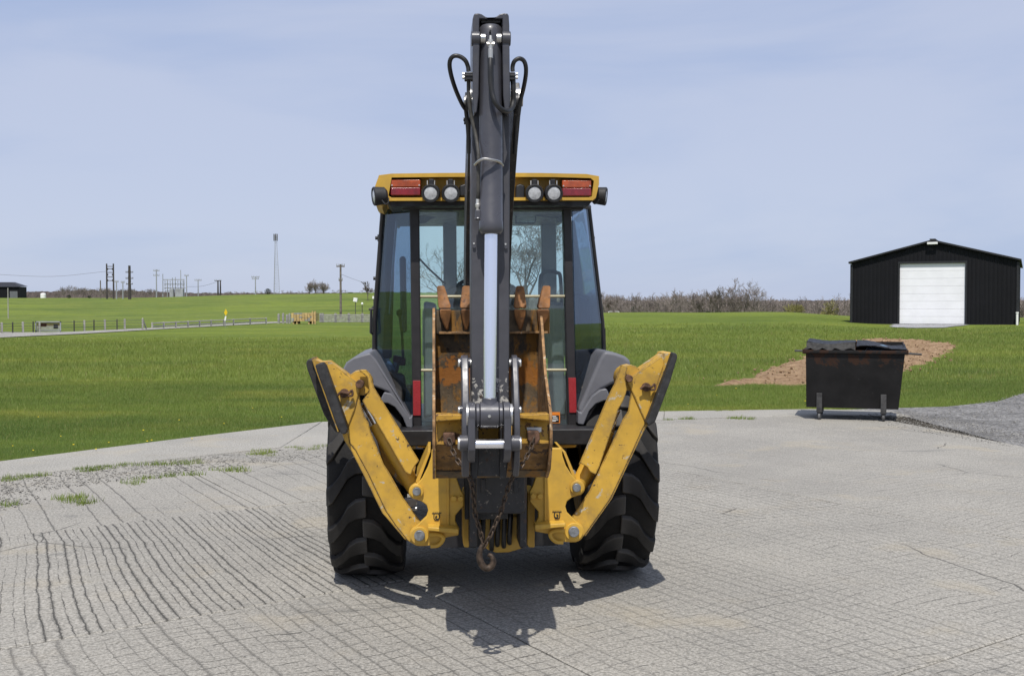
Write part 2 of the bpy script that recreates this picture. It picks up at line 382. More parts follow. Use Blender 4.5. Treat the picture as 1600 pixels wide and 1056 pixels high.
def m_grass(name, blades=False):
    k = NT(name); g = k.n('ShaderNodeNewGeometry'); v = g.outputs['Position']
    st = k.stretch(v, (0.5, 1.0, 1.0))
    big = k.noise(st, 0.13, 5, 0.6)
    mid = k.noise(v, 0.9, 5, 0.65)
    pat = k.noise(k.stretch(v, (0.45, 0.8, 1.0)), 0.085, 6, 0.68, 0.6)
    c = k.mix(k.ramp(big, 0.36, 0.66), c4(0.098, 0.154, 0.027), c4(0.195, 0.262, 0.044))
    c = k.mix(k.math('MULTIPLY', k.ramp(k.noise(st, 0.30, 6, 0.7), 0.47, 0.66), 0.8), c, c4(0.300, 0.300, 0.055))
    band = k.noise(k.stretch(v, (0.16, 1.0, 1.0)), 0.22, 4, 0.55)
    c = k.mix(k.math('MULTIPLY', k.ramp(band, 0.46, 0.62), 0.55), c, c4(0.076, 0.132, 0.024))
    sp_ = k.n('ShaderNodeSeparateXYZ'); k.l(v, sp_.inputs[0])
    mead = k.ramp(k.math('ADD', sp_.outputs['Y'], k.math('MULTIPLY', k.math('SUBTRACT', big, 0.5), 14.0)), 23.0, 30.0)
    c = k.mix(k.math('MULTIPLY', mead, 0.35), c, c4(0.250, 0.287, 0.051))
    hillc = k.ramp(sp_.outputs['Y'], 90.0, 140.0)
    c = k.mix(k.math('MULTIPLY', hillc, 0.32), c, c4(0.146, 0.177, 0.067))
    c = k.mix(k.math('MULTIPLY', k.ramp(pat, 0.50, 0.62), 0.55), c, c4(0.225, 0.280, 0.044))
    c = k.mix(k.math('MULTIPLY', k.ramp(pat, 0.46, 0.36), 0.45), c, c4(0.060, 0.110, 0.024))
    c = k.mix(k.math('MULTIPLY', k.ramp(mid, 0.35, 0.75), 0.40), c, c4(0.061, 0.110, 0.018))
    if blades:
        c = k.mix(k.math('MULTIPLY', g.outputs['Random Per Island'], 0.55), c, c4(0.232, 0.287, 0.073))
        dry = k.math('GREATER_THAN', k.math('FRACT', k.math('MULTIPLY', g.outputs['Random Per Island'], 37.3)), 0.94)
        c = k.mix(k.math('MULTIPLY', dry, 0.7), c, c4(0.293, 0.244, 0.104))
        b = k.bsdf(c, 0.55, 0.0, None, 0.3)
        tl = k.n('ShaderNodeBsdfTranslucent'); k.l(c, tl.inputs['Color'])
        ms = k.n('ShaderNodeMixShader'); ms.inputs['Fac'].default_value = 0.3
        k.l(b.outputs[0], ms.inputs[1]); k.l(tl.outputs[0], ms.inputs[2]); k.l(ms.outputs[0], k.out.inputs['Surface'])
    else:
        fine = k.noise(v, 9, 8, 0.75)
        c = k.mix(k.ramp(fine, 0.30, 0.72), k.mix(0.22, c, c4(0.024, 0.043, 0.010)), c)
        far = k.noise(v, 2.2, 8, 0.75)
        k.bsdf(c, 0.95, 0.0, k.bump(k.math('ADD', fine, k.math('MULTIPLY', far, 2.5)), 0.8, 0.12), 0.1)
    return k.m
M['grass'] = m_grass('field_grass'); M['blades'] = m_grass('grass_blades', True)

# ground: one sheet out to the horizon
def axis_vals(lo, hi, near, step, grow):
    vals = [0.0]; x = 0.0; s = step
    while x < hi:
        if x > near: s *= grow
        x += s; vals.append(x)
    neg = []; x = 0.0; s = step
    while x > lo:
        if -x > near: s *= grow
        x -= s; neg.append(x)
    return neg[::-1] + vals
xs = axis_vals(-1500, 1500, 30, 0.8, 1.09); ys = axis_vals(-1500, 1900, 60, 0.8, 1.035)
gv = []; gf = []
for y in ys:
    for x in xs: gv.append((x, y, elev(x, y)))
nx = len(xs)
for j in range(len(ys) - 1):
    for i in range(nx - 1): gf.append((j * nx + i, j * nx + i + 1, (j + 1) * nx + i + 1, (j + 1) * nx + i))
gm = MB(); gm.v = gv; gm.f = gf
tag(gm.build('ground', M['grass'], recalc=False, ang=180), kind='structure')

# ---- concrete
def m_concrete(name, base, dirty=1.0, grooves=True):
    k = NT(name); g = k.n('ShaderNodeNewGeometry'); v = g.outputs['Position']
    sep = k.n('ShaderNodeSeparateXYZ'); k.l(v, sep.inputs[0]); X, Y = sep.outputs['X'], sep.outputs['Y']
    at = lambda nm: k.n('ShaderNodeAttribute', attribute_type='OBJECT', attribute_name=nm).outputs['Fac']
    c = k.mix(k.ramp(k.noise(v, 0.55, 6, 0.6), 0.32, 0.68), c4(*[q * 0.84 for q in base]), c4(*[q * 1.08 for q in base]))
    c = k.mix(k.math('MULTIPLY', k.ramp(k.noise(v, 1.3, 6, 0.6), 0.55, 0.75), 0.45), c, c4(base[0] * 1.02, base[1] * 0.93, base[2] * 0.76))
    spk = k.noise(v, 55, 6, 0.75)
    c = k.mix(k.ramp(spk, 0.34, 0.68), k.mix(0.62, c, c4(0.09, 0.09, 0.085)), k.mix(0.22, c, c4(0.72, 0.71, 0.68)))
    stain = k.math('MULTIPLY', k.ramp(k.noise(k.stretch(v, (0.6, 1.3, 1)), 0.8, 8, 0.7), 0.615, 0.66), 0.42 * dirty)
    c = k.mix(stain, c, c4(0.12, 0.12, 0.115))
    # worn streaks along the finishing direction
    rot = k.n('ShaderNodeMapping'); k.l(v, rot.inputs['Vector']); rot.inputs['Rotation'].default_value = (0, 0, R(-34)); rot.inputs['Scale'].default_value = (1.2, 7.5, 1)
    sc = k.noise(rot.outputs['Vector'], 7.0, 8, 0.74)
    c = k.mix(k.math('MULTIPLY', k.ramp(sc, 0.53, 0.66), 0.5 * dirty), c, c4(0.13, 0.13, 0.125))
    pit = k.noise(k.stretch(rot.outputs['Vector'], (1.6, 0.42, 1)), 15.0, 6, 0.78)
    c = k.mix(k.math('MULTIPLY', k.ramp(pit, 0.57, 0.65), 0.55), c, c4(0.085, 0.083, 0.078))
    tan_ = k.ramp(k.noise(v, 0.9, 4, 0.55), 0.56, 0.68)
    c = k.mix(k.math('MULTIPLY', tan_, 0.22), c, c4(0.42, 0.35, 0.23))
    h = k.math('ADD', k.math('MULTIPLY', spk, 0.35), k.math('MULTIPLY', sc, -0.35))
    if grooves:
        wob = k.math('MULTIPLY', k.math('SUBTRACT', k.noise(v, 0.22, 2, 0.5), 0.5), 0.28)
        wob2 = k.math('MULTIPLY', k.math('SUBTRACT', k.noise(v, 4.0, 6, 0.7), 0.5), 0.045)
        s_ = k.math('ADD', k.math('ADD', k.math('MULTIPLY', X, 0.866), k.math('MULTIPLY', Y, 0.5)), k.math('ADD', wob, wob2))
        fan = k.math('MULTIPLY', k.math('MULTIPLY', k.math('MINIMUM', k.math('ADD', X, 1.6), 0.0), 0.075), k.math('MINIMUM', k.math('SUBTRACT', Y, 7.0), 1.3))
        s_ = k.math('ADD', s_, fan)
        cb = k.n('ShaderNodeCombineXYZ'); k.l(k.math('MULTIPLY', s_, 7.0), cb.inputs[0])
        s_ = k.math('ADD', s_, k.math('MULTIPLY', k.math('SUBTRACT', k.noise(cb.outputs[0], 1.0, 2), 0.5), 0.045))
        gap = at('groove_gap'); amt = at('groove_amount')
        q = k.math('DIVIDE', s_, gap)
        d = k.math('MULTIPLY', k.math('ABSOLUTE', k.math('SUBTRACT', k.math('FRACT', q), 0.5)), gap)
        w = k.ramp(k.noise(v, 6.0, 6, 0.8), 0.3, 0.7, 0.0022, 0.0095)
        idx = k.math('FRACT', k.math('MULTIPLY', k.math('SINE', k.math('MULTIPLY', k.math('FLOOR', q), 12.99)), 437.58))
        w = k.math('MULTIPLY', w, k.math('ADD', 0.45, k.math('MULTIPLY', idx, 0.75)))
        ln = k.ramp(d, w, k.math('MULTIPLY', w, 0.35))
        brk = k.ramp(k.math('ADD', k.noise(v, 1.3, 7, 0.8), k.math('MULTIPLY', idx, 0.26)), 0.42, 0.60)
        halo = k.math('MULTIPLY', k.ramp(d, k.math('MULTIPLY', w, 2.4), w), k.ramp(k.noise(v, 95, 5, 0.8), 0.49, 0.56))
        ln = k.math('MAXIMUM', ln, k.math('MULTIPLY', halo, k.math('ADD', 0.15, k.math('MULTIPLY', idx, 0.6))))
        ln = k.math('MULTIPLY', k.math('MULTIPLY', ln, brk), amt, clamp=True)
        t_ = k.math('ADD', k.math('ADD', k.math('MULTIPLY', X, -0.52), k.math('MULTIPLY', Y, 0.854)),
                    k.math('ADD', k.math('MULTIPLY', k.math('SUBTRACT', k.noise(v, 0.7, 2), 0.5), 0.5), k.math('MULTIPLY', k.math('SUBTRACT', k.noise(v, 9, 5, 0.7), 0.5), 0.05)))
        d2 = k.math('MULTIPLY', k.math('ABSOLUTE', k.math('SUBTRACT', k.math('FRACT', k.math('DIVIDE', t_, 0.105)), 0.5)), 0.105)
        w2 = k.ramp(k.noise(v, 7, 4, 0.7), 0.3, 0.7, 0.001, 0.0085)
        l2 = k.math('MULTIPLY', k.ramp(d2, w2, k.math('MULTIPLY', w2, 0.3)), k.ramp(k.noise(v, 1.9, 7, 0.8), 0.41, 0.56))
        l2 = k.math('MULTIPLY', l2, at('cross_amount'))
        ln = k.math('MAXIMUM', ln, l2)
        dv = k.n('ShaderNodeVectorMath', operation='ADD'); nv = k.n('ShaderNodeTexNoise'); nv.inputs['Scale'].default_value = 1.6; nv.inputs['Detail'].default_value = 6; k.l(v, nv.inputs['Vector'])
        sn = k.n('ShaderNodeVectorMath', operation='SCALE'); sn.inputs['Scale'].default_value = 0.35; k.l(nv.outputs['Color'], sn.inputs[0]); k.l(v, dv.inputs[0]); k.l(sn.outputs[0], dv.inputs[1])
        vo = k.n('ShaderNodeTexVoronoi', feature='DISTANCE_TO_EDGE', voronoi_dimensions='2D'); vo.inputs['Scale'].default_value = 0.32; k.l(dv.outputs[0], vo.inputs['Vector'])
        ck = k.math('MULTIPLY', k.ramp(vo.outputs['Distance'], 0.004, 0.0012), k.ramp(k.noise(v, 0.45, 3), 0.53, 0.60)); ln = k.math('MAXIMUM', ln, k.math('MULTIPLY', ck, 0.8))
        c = k.mix(k.math('MULTIPLY', ln, 0.9), c, c4(0.040, 0.039, 0.036))
        h = k.math('SUBTRACT', h, k.math('MULTIPLY', ln, 1.6))
    k.bsdf(c, 0.9, 0.0, k.bump(h, 0.55, 0.012), 0.2); return k.m
CONC = (0.345, 0.319, 0.268)
M['concrete'] = m_concrete('grooved_concrete', CONC)
M['apron'] = m_concrete('smooth_concrete', (0.365, 0.342, 0.292), 0.6, False)

def m_gravel(name, a, b, sc=45, bump=1.0):
    k = NT(name); g = k.n('ShaderNodeNewGeometry'); v = g.outputs['Position']
    vo = k.n('ShaderNodeTexVoronoi'); k.l(v, vo.inputs['Vector']); vo.inputs['Scale'].default_value = sc
    sp = k.n('ShaderNodeSeparateColor'); k.l(vo.outputs['Color'], sp.inputs['Color'])
    c = k.mix(sp.outputs[0], c4(*a), c4(*b))
    c = k.mix(k.math('MULTIPLY', k.ramp(k.noise(v, 0.8, 6, 0.7), 0.35, 0.7), 0.5), c, c4(*[q * 0.62 for q in a]))
    k.bsdf(c, 0.95, 0.0, k.bump(k.math('ADD', k.math('MULTIPLY', vo.outputs['Distance'], -1.0), k.noise(v, 90, 4)), bump, 0.02), 0.15); return k.m
M['dirtfill'] = m_gravel('joint_dirt', (0.050, 0.045, 0.036), (0.12, 0.105, 0.08), 60)
M['asphalt'] = m_gravel('worn_asphalt_gravel', (0.12, 0.118, 0.115), (0.38, 0.37, 0.355), 26, 1.0)
M['palegravel'] = m_gravel('pale_gravel', (0.25, 0.24, 0.22), (0.48, 0.46, 0.42), 40)

def sheet(name, poly, z, mat, kind='structure', step=None):
    m = MB(); m.add([(x, y, z + (elev(x, y) + 0.03 if step else 0)) for x, y in poly], [tuple(range(len(poly)))])
    o = m.build(name, mat, ang=180)
    if o.data.polygons[0].normal.z < 0: o.data.flip_normals()
    return tag(o, kind=kind)
# dirt bed under the slabs, seen only in the joints
bed = sheet('lot_bed', LOT, -0.022, M['dirtfill'])
lot = empty('concrete_lot'); tag(lot, kind='structure')
rng = random.Random(5)
UV_U = Vector((0.5, -0.866)); UV_V = Vector((0.80, 0.60))
def slab_mesh(poly, top, inset, jitter):
    cx = sum(p[0] for p in poly) / len(poly); cy = sum(p[1] for p in poly) / len(poly)
    # subdivide the rim so that its edge can be slightly broken
    rim = []
    for i in range(len(poly)):
        a, b = Vector(poly[i]), Vector(poly[(i + 1) % len(poly)]); L = (b - a).length
        nn = max(1, int(L / 0.16))
        e = (b - a) / max(L, 1e-6); nrm = Vector((-e.y, e.x))
        if nrm.dot(Vector((cx, cy)) - a) < 0: nrm = -nrm
        for k in range(nn):
            p = a + (b - a) * (k / nn)
            rim.append(p + nrm * (inset + (rng.random() ** 3) * jitter))
    n = len(rim); m = MB()
    c0 = Vector((cx, cy))
    vs = [(p.x, p.y, top - 0.006) for p in rim] + [tuple(p + (c0 - p).normalized() * 0.012) + (top,) for p in rim] + [(p.x, p.y, top - 0.10) for p in rim]
    fs = [tuple(range(n, 2 * n))] + [(i, (i + 1) % n, (i + 1) % n + n, i + n) for i in range(n)] + [(i + 2 * n, (i + 1) % n + 2 * n, (i + 1) % n, i) for i in range(n)]
    m.add([(a, b, c) for a, b, c in vs], fs); return m
A0, DA, DB = -9.25, 3.05, 4.6
for i in range(-5, 10):
    for j in range(-9, 6):
        a = A0 + i * DA; b = -1.6 + j * DB
        cor = []
        for (da, db) in ((0, 0), (0, DB), (DA, DB), (DA, 0)):
            # coordinates: a along the grooves, b along the joints
            p = UV_U * ((a + da)) + UV_V * ((b + db)); cor.append((p.x, p.y))
        # oblique grid: shift so that joint rows pass the measured places
        po = clip(cor, MAIN)
        if len(po) < 3: continue
        ar = abs(sum(po[k][0] * po[(k + 1) % len(po)][1] - po[(k + 1) % len(po)][0] * po[k][1] for k in range(len(po)))) / 2
        if ar < 0.3: continue
        cx = sum(p[0] for p in po) / len(po); cy = sum(p[1] for p in po) / len(po)
        o = slab_mesh(po, rng.uniform(-0.003, 0.003), 0.002, 0.008).build('slab', M['concrete'], lot, ang=4)
        left = cx < -0.6
        if i == 0 and left: gap, amt, cross = 0.064, 0.95, 0.35
        elif i == -1 and left: gap, amt, cross = 0.19, 0.72, 0.25
        elif i < -1: gap, amt, cross = 0.13, 0.32, 0.6
        else: gap, amt, cross = 0.095, 0.48, 0.85
        if cx > 1.5: gap, amt, cross = 0.10, 0.20 if cy > 9 else 0.32, 0.6
        o['groove_gap'] = gap; o['groove_amount'] = amt; o['cross_amount'] = cross
# smooth apron strip between the grooved slabs and the grass
def lerp2(a, b, t): return (a[0] + (b[0] - a[0]) * t, a[1] + (b[1] - a[1]) * t)
outer = [(-27.2, -19.9), (-18.0, -5.9), (-12.0, 3.4), (-8.6, 8.6), (-5.9, 12.75), (-4.45, 15.0), (-2.95, 17.15), (0.0, 18.1), (2.6, 18.9), (5.2, 19.3), (6.5, 18.95)]
inner = [(-26.4, -19.9), (-17.1, -6.4), (-11.5, 2.6), (-8.2, 7.4), (-5.38, 11.52), (-4.2, 12.72), (-2.93, 14.0), (-0.2, 15.78), (2.4, 17.5), (4.6, 18.14), (6.5, 18.05)]
for (k0, k1) in ((0, 3), (3, 6), (6, 8), (8, 10)):
    o = slab_mesh(outer[k0:k1 + 1] + inner[k0:k1 + 1][::-1], rng.uniform(-0.002, 0.004), 0.002, 0.008).build('apron_slab', M['apron'], lot, ang=4)
tag(sheet('asphalt_road', ROADP, -0.012, M['asphalt']), kind='structure')
sheet('gravel_drive', NEARROAD, -0.008, M['asphalt'])

# loose gravel lying on the broken concrete
def rubble(name, regions, mat, seed, label, cat):
    r = random.Random(seed); m = MB()
    for (poly, n, s0, s1) in regions:
        x0 = min(p[0] for p in poly); x1 = max(p[0] for p in poly); y0 = min(p[1] for p in poly); y1 = max(p[1] for p in poly)
        c = 0
        while c < n:
            x, y = r.uniform(x0, x1), r.uniform(y0, y1)
            if not inside(poly, x, y): continue
            c += 1; s = r.uniform(s0, s1) * r.uniform(0.5, 1)
            rot = Matrix.Rotation(r.uniform(0, 6.28), 3, 'Z') @ Matrix.Rotation(r.uniform(-.5, .5), 3, 'X')
            vs = [rot @ Vector(q) * s * r.uniform(0.7, 1.2) for q in ((1, 0, 0), (0, 1, 0), (-1, 0, 0), (0, -1, 0), (0, 0, .6), (0, 0, -.6))]
            m.add([Vector((x, y, s * 0.3 + 0.001)) + q for q in vs], [(0, 1, 4), (1, 2, 4), (2, 3, 4), (3, 0, 4), (1, 0, 5), (2, 1, 5), (3, 2, 5), (0, 3, 5)])
    return tag(m.build(name, mat, ang=10), label, cat, kind='stuff')
bandL = [(-5.6, 10.4), (-5.3, 11.5), (-3.6, 13.2), (-1.6, 14.6), (-1.6, 13.7), (-3.2, 12.2), (-4.6, 10.6)]
rubble('loose_gravel', [(bandL, 2600, 0.006, 0.02), ([(-6.4, 9.2), (-5.4, 11.4), (-4.3, 10.2), (-4.6, 9.0)], 1500, 0.006, 0.02),
                        ([(5.2, 17.9), (6.8, 19), (7.2, 15), (6.3, 14)], 2200, 0.005, 0.016), ([(6.6, 13), (6.6, 18.5), (8, 19.8), (11, 23.3), (13, 27), (15, 27), (14, 20), (12, 13)], 5200, 0.006, 0.022), ([(-4, 4.5), (-4, 12), (5, 15), (5, 4.5)], 1300, 0.003, 0.008)],
       M['palegravel'], 4, 'loose pale gravel scattered over the cracked concrete', 'gravel')

# ---- grass blades near the lot
SOIL_L = [G(x, y) for x, y in ((1088, 602), (1150, 592), (1215, 573), (1262, 556), (1300, 545), (1370, 540), (1440, 541), (1498, 546), (1480, 556), (1440, 572), (1405, 586), (1330, 596), (1262, 600), (1240, 602), (1180, 600))]
SOIL = [(p.x, p.y) for p in SOIL_L]
BARNP = [(24.0, 71.2), (28.8, 69.0), (28.5, 66.6), (25.5, 61.8), (22.2, 62.4), (22.4, 66.0)]
def inside_np(poly, x, y):
    c = np.zeros(x.shape, bool); j = len(poly) - 1
    for i in range(len(poly)):
        (xi, yi), (xj, yj) = poly[i], poly[j]
        if yi != yj: c ^= ((yi > y) != (yj > y)) & (x < (xj - xi) * (y - yi) / (yj - yi) + xi)
        j = i
    return c
GX0, GY0, GS = -49.0, 8.0, 0.5
ELEV_GRID = np.array([[elev(GX0 + i * GS, GY0 + j * GS) for i in range(197)] for j in range(130)])
CLUMP_GRID = np.array([[mnoise.noise(((GX0 + i * GS) * 0.55, (GY0 + j * GS) * 0.55, 0.0)) for i in range(197)] for j in range(130)])
def grid_at(gr, A):
    fx = (A[:, 0] - GX0) / GS; fy = (A[:, 1] - GY0) / GS; i = np.clip(fx.astype(int), 0, 195); j = np.clip(fy.astype(int), 0, 128); u = fx - i; v = fy - j
    return gr[j, i] * (1 - u) * (1 - v) + gr[j, i + 1] * u * (1 - v) + gr[j + 1, i] * (1 - u) * v + gr[j + 1, i + 1] * u * v
def blades(name, n, ymin, ymax, h0, h1, w0, seed, label):
    r = np.random.default_rng(seed)
    Yv = np.sqrt(r.uniform(ymin ** 2, ymax ** 2, n * 2)); Xv = r.uniform(-0.72, 0.72, n * 2) * Yv
    ok = ~(inside_np(LOT, Xv, Yv) | inside_np(ROADP, Xv, Yv) | inside_np(NEARROAD, Xv, Yv) | inside_np(BARNP, Xv, Yv))
    ok &= r.random(n * 2) > np.clip((Yv - 44.0) / 22.0, 0, 1)        # blades thin out with distance
    ok &= ~(inside_np(SOIL, Xv, Yv) & (r.random(n * 2) > 0.06))
    A = np.stack([Xv[ok][:n], Yv[ok][:n]], 1); n = len(A)
    Z = grid_at(ELEV_GRID, A)
    sc = (A[:, 1] / 16.0) ** 0.8
    clump = 0.62 + 0.75 * (grid_at(CLUMP_GRID, A) * 0.5 + 0.5)
    H = r.uniform(h0, h1, n) * clump * np.clip(sc, 0.8, 1.7); Wd = w0 * sc * r.uniform(0.7, 1.3, n)
    th = r.uniform(0, 2 * np.pi, n); lean = r.uniform(0.1, 0.7, n) * H; ph = r.uniform(0, 2 * np.pi, n)
    co = np.zeros((n, 3, 3))
    co[:, 0] = np.stack([A[:, 0] - np.cos(th) * Wd, A[:, 1] - np.sin(th) * Wd * .4, Z - 0.01], 1)
    co[:, 1] = np.stack([A[:, 0] + np.cos(th) * Wd, A[:, 1] + np.sin(th) * Wd * .4, Z - 0.01], 1)
    co[:, 2] = np.stack([A[:, 0] + np.cos(ph) * lean, A[:, 1] + np.sin(ph) * lean, Z + H], 1)
    me = bpy.data.meshes.new(name)
    me.vertices.add(3 * n); me.loops.add(3 * n); me.polygons.add(n)
    me.vertices.foreach_set('co', co.reshape(-1)); me.loops.foreach_set('vertex_index', np.arange(3 * n, dtype=np.int32))
    me.polygons.foreach_set('loop_start', np.arange(0, 3 * n, 3, dtype=np.int32)); me.polygons.foreach_set('loop_total', np.full(n, 3, dtype=np.int32))
    me.update(calc_edges=True); me.materials.append(M['blades'])
    o = bpy.data.objects.new(name, me); COL.objects.link(o)
    return tag(o, label, 'grass', kind='stuff')
blades('lawn_grass', 460000, 11.5, 27, 0.020, 0.055, 0.0036, 11, 'short mown grass of the lawn around the concrete lot')
blades('meadow_grass', 320000, 27, 66, 0.035, 0.085, 0.0046, 12, 'rough green meadow grass rising behind the lawn')

# grass tufts growing in the joints of the lot
def tuft_mesh(seed, n=46, rad=0.10, h=0.06):
    r = random.Random(seed); m = MB()
    for _ in range(n):
        a = r.uniform(0, 6.28); d = rad * r.random() ** 0.7; x, y = math.cos(a) * d * 1.6, math.sin(a) * d * 0.6
        hh = h * r.uniform(0.4, 1.1); t = r.uniform(0, 6.28); w = 0.005
        m.add([(x - w, y, -0.02), (x + w, y, -0.02), (x + math.cos(t) * hh * .6, y + math.sin(t) * hh * .6, hh)], [(0, 1, 2)])
    return m
tufts = [tuft_mesh(s).build('weed_tuft', M['blades'], recalc=False) for s in range(3)]
rt = random.Random(9); first = [True] * 3
spots = []
for (x, y, n, sx_, sy_) in ((20, 749, 5, 22, 3), (52, 745, 3, 14, 2), (140, 734, 5, 20, 3), (165, 731, 4, 18, 2), (190, 727, 2, 8, 2), (260, 727, 3, 30, 2), (300, 723, 3, 22, 2), (424, 709, 4, 14, 4), (400, 712, 2, 12, 2), (365, 735, 3, 20, 2), (480, 700, 5, 26, 3), (210, 752, 3, 22, 5), (110, 781, 3, 14, 3), (130, 787, 2, 12, 2), (12, 790, 2, 10, 4), (285, 742, 3, 26, 4),
                            (1060, 655, 3, 30, 1), (1145, 654, 3, 10, 1), (1172, 654, 2, 8, 1), (1130, 641, 2, 10, 1)):
    for _ in range(n): spots.append((x + rt.uniform(-sx_, sx_), y + rt.uniform(-sy_, sy_)))
for k, (x, y) in enumerate(spots):
    p = G(x, y); b = tufts[k % 3]
    if first[k % 3]: o = b; first[k % 3] = False
    else: o = b.copy(); COL.objects.link(o)
    o.location = p; o.rotation_euler = (0, 0, rt.uniform(-0.6, 1.2)); s = rt.uniform(0.5, 1.15); o.scale = (s, s, s)
    if x > 900: tag(o, 'small weed tuft in the apron joint right of the machine', 'weed', 'weed tufts right of the machine')
    elif y > 768: tag(o, 'green weed tuft at the left frame edge below the gravel strip', 'weed', 'weed tufts below the gravel strip')
    elif x > 330: tag(o, 'green weed tuft by the apron joint close to the left tyre', 'weed', 'weed tufts close to the left tyre')
    else: tag(o, 'green weed tuft along the gravel strip at the left', 'weed', 'weed tufts along the gravel strip')

# dandelions dotted in the lawn
fl = MB().lathe((0, 0, 0.075), (0, 0, 1), [(0, 0.004), (0.004, 0.020), (0.012, 0.017), (0.016, 0.003)], 8)
M['dandelion'] = paint('dandelion_yellow', (0.75, 0.55, 0.02), 0.8, var=0.1)
M['stem'] = paint('dandelion_stem', (0.12, 0.17, 0.04), 0.7)
dr = random.Random(21)
proto = None
px_spots = [(95, 685), (150, 707), (230, 694), (237, 692), (170, 695), (115, 700), (224, 677), (280, 660), (60, 655), (350, 665), (395, 640), (52, 708), (1000, 636), (1075, 634), (1258, 630), (1120, 620), (1340, 545), (1480, 600), (1290, 634), (1450, 585), (1150, 610), (300, 690), (20, 700), (440, 655), (1520, 565), (985, 560), (1090, 575)]
for (x, y) in px_spots:
    p = G(x, y, -0.02)
    if proto is None:
        proto = empty('dandelion'); fl.build('flower_head', M['dandelion'], proto)
        MB().cyl((0, 0, -0.01), (0, 0, 0.076), 0.003, n=5).build('stem', M['stem'], proto); o = proto
    else: o = copy_tree(proto)
    o.location = (p.x, p.y, elev(p.x, p.y)); s = dr.uniform(0.5, 0.75); o.scale = (s, s, s)
    tag(o, 'yellow dandelion in the lawn left of the machine' if x < 700 else 'yellow dandelion in the grass right of the machine', 'flower', 'dandelions in the left lawn' if x < 700 else 'dandelions in the right grass')

# bare soil patch with clods
def m_soil():
    k = NT('bare_soil'); g = k.n('ShaderNodeNewGeometry'); v = g.outputs['Position']
    c = k.mix(k.ramp(k.noise(v, 3.5, 8, 0.7), 0.3, 0.7), c4(0.20, 0.128, 0.074), c4(0.36, 0.248, 0.152))
    k.bsdf(c, 1.0, 0.0, k.bump(k.noise(v, 14, 8, 0.75), 1.0, 0.05), 0.1); return k.m
M['soil'] = m_soil()
sm = MB(); x0, x1 = min(p[0] for p in SOIL), max(p[0] for p in SOIL); y0, y1 = min(p[1] for p in SOIL), max(p[1] for p in SOIL)
st_ = 0.20; gx = int((x1 - x0) / st_) + 2; gy = int((y1 - y0) / st_) + 2; idx = {}
for j in range(gy):
    for i in range(gx):
        x, y = x0 + i * st_, y0 + j * st_
        jx = x + 0.4 * mnoise.noise((x * 1.1, y * 1.1, 2)); jy = y + 0.4 * mnoise.noise((x * 1.1, y * 1.1, 9))
        if inside(SOIL, jx, jy):
            idx[(i, j)] = len(sm.v)
            h = 0.07 + 0.10 * mnoise.noise((x * 1.6, y * 1.6, 4.0)) + 0.07 * mnoise.noise((x * 4.1, y * 4.1, 5.0))
            sm.v.append((x, y, elev(x, y) + h)); sm_h = None
for (i, j) in idx:
    q = [(i, j), (i + 1, j), (i + 1, j + 1), (i, j + 1)]
    if all(t in idx for t in q): sm.f.append(tuple(idx[t] for t in q))
for (i, j) in idx:                                   # the rim runs out into the turf
    nb = sum(((i + a, j + b) in idx) for a in (-1, 0, 1) for b in (-1, 0, 1))
    if nb < 9: v_ = sm.v[idx[(i, j)]]; sm.v[idx[(i, j)]] = (v_[0], v_[1], elev(v_[0], v_[1]) - 0.015)
tag(sm.build('bare_soil_patch', M['soil'], ang=180, recalc=False), kind='structure')
cl = MB(); cr_ = random.Random(8); keys = list(idx)
for _ in range(2600):
    i, j = cr_.choice(keys); b = Vector(sm.v[idx[(i, j)]]) + Vector((cr_.gauss(0, .35), cr_.gauss(0, .35), 0.0)); s = cr_.uniform(0.015, 0.075) * cr_.uniform(.4, 1)
    rot = Matrix.Rotation(cr_.uniform(0, 6.28), 3, 'Z') @ Matrix.Rotation(cr_.uniform(-1, 1), 3, 'X')
    vs = [rot @ (Vector(q) * s * cr_.uniform(0.6, 1.2)) for q in ((1, 0, 0), (0, 1, 0), (-1, 0, 0), (0, -1, 0), (0, 0, .8), (0, 0, -.8))]
    cl.add([b + q for q in vs], [(0, 1, 4), (1, 2, 4), (2, 3, 4), (3, 0, 4), (1, 0, 5), (2, 1, 5), (3, 2, 5), (0, 3, 5)])
tag(cl.build('soil_clods', M['soil'], ang=10), 'clods of light brown earth on the bare soil patch', 'soil', kind='stuff')

# far gravel lane and white gravel pad at the left
lane = [(0, 527.5), (40, 525.5), (130, 521.3), (280, 512.6), (430, 504.6), (470, 502.8), (430, 502.6), (280, 510.2), (130, 517.6), (75, 519.5), (0, 519.0)]
lp = [G(x, y) for x, y in lane]
m = MB(); m.add([(p.x, p.y, 0.012) for p in lp] + [(lp[0].x - 30, lp[0].y - 3, 0.012), (lp[-1].x - 30, lp[-1].y, 0.012)], [tuple(range(len(lp))), (0, len(lp) - 1, len(lp) + 1, len(lp))])
o = m.build('gravel_lane', M['palegravel'], ang=180); tag(o, kind='structure')
for p_ in o.data.polygons:
    if p_.normal.z < 0: p_.flip()

# ================================================================== THE BACKHOE LOADER
root = empty('backhoe_loader', MO, MYAW)
tag(root, 'yellow and black backhoe loader seen from behind, boom raised, parked on the concrete', 'backhoe')
B = lambda m, name, mat, par=root, **kw: m.build(name, M[mat] if isinstance(mat, str) else mat, par, **kw)
def arc(cx, cy, r, a0, a1, n=8): return [(cx + r * math.cos(R(a0 + (a1 - a0) * k / n)), cy + r * math.sin(R(a0 + (a1 - a0) * k / n))) for k in range(n + 1)]
def disc(px_, py_, rp, y0, y1, n=24):
    "round boss of pixel radius rp with its axis along the machine"
    c = P(px_, py_, y0); r = abs(P(px_ + rp, py_, y0).x - c.x); return MB().cyl(c, (c.x, y1, c.z), r, n=n)

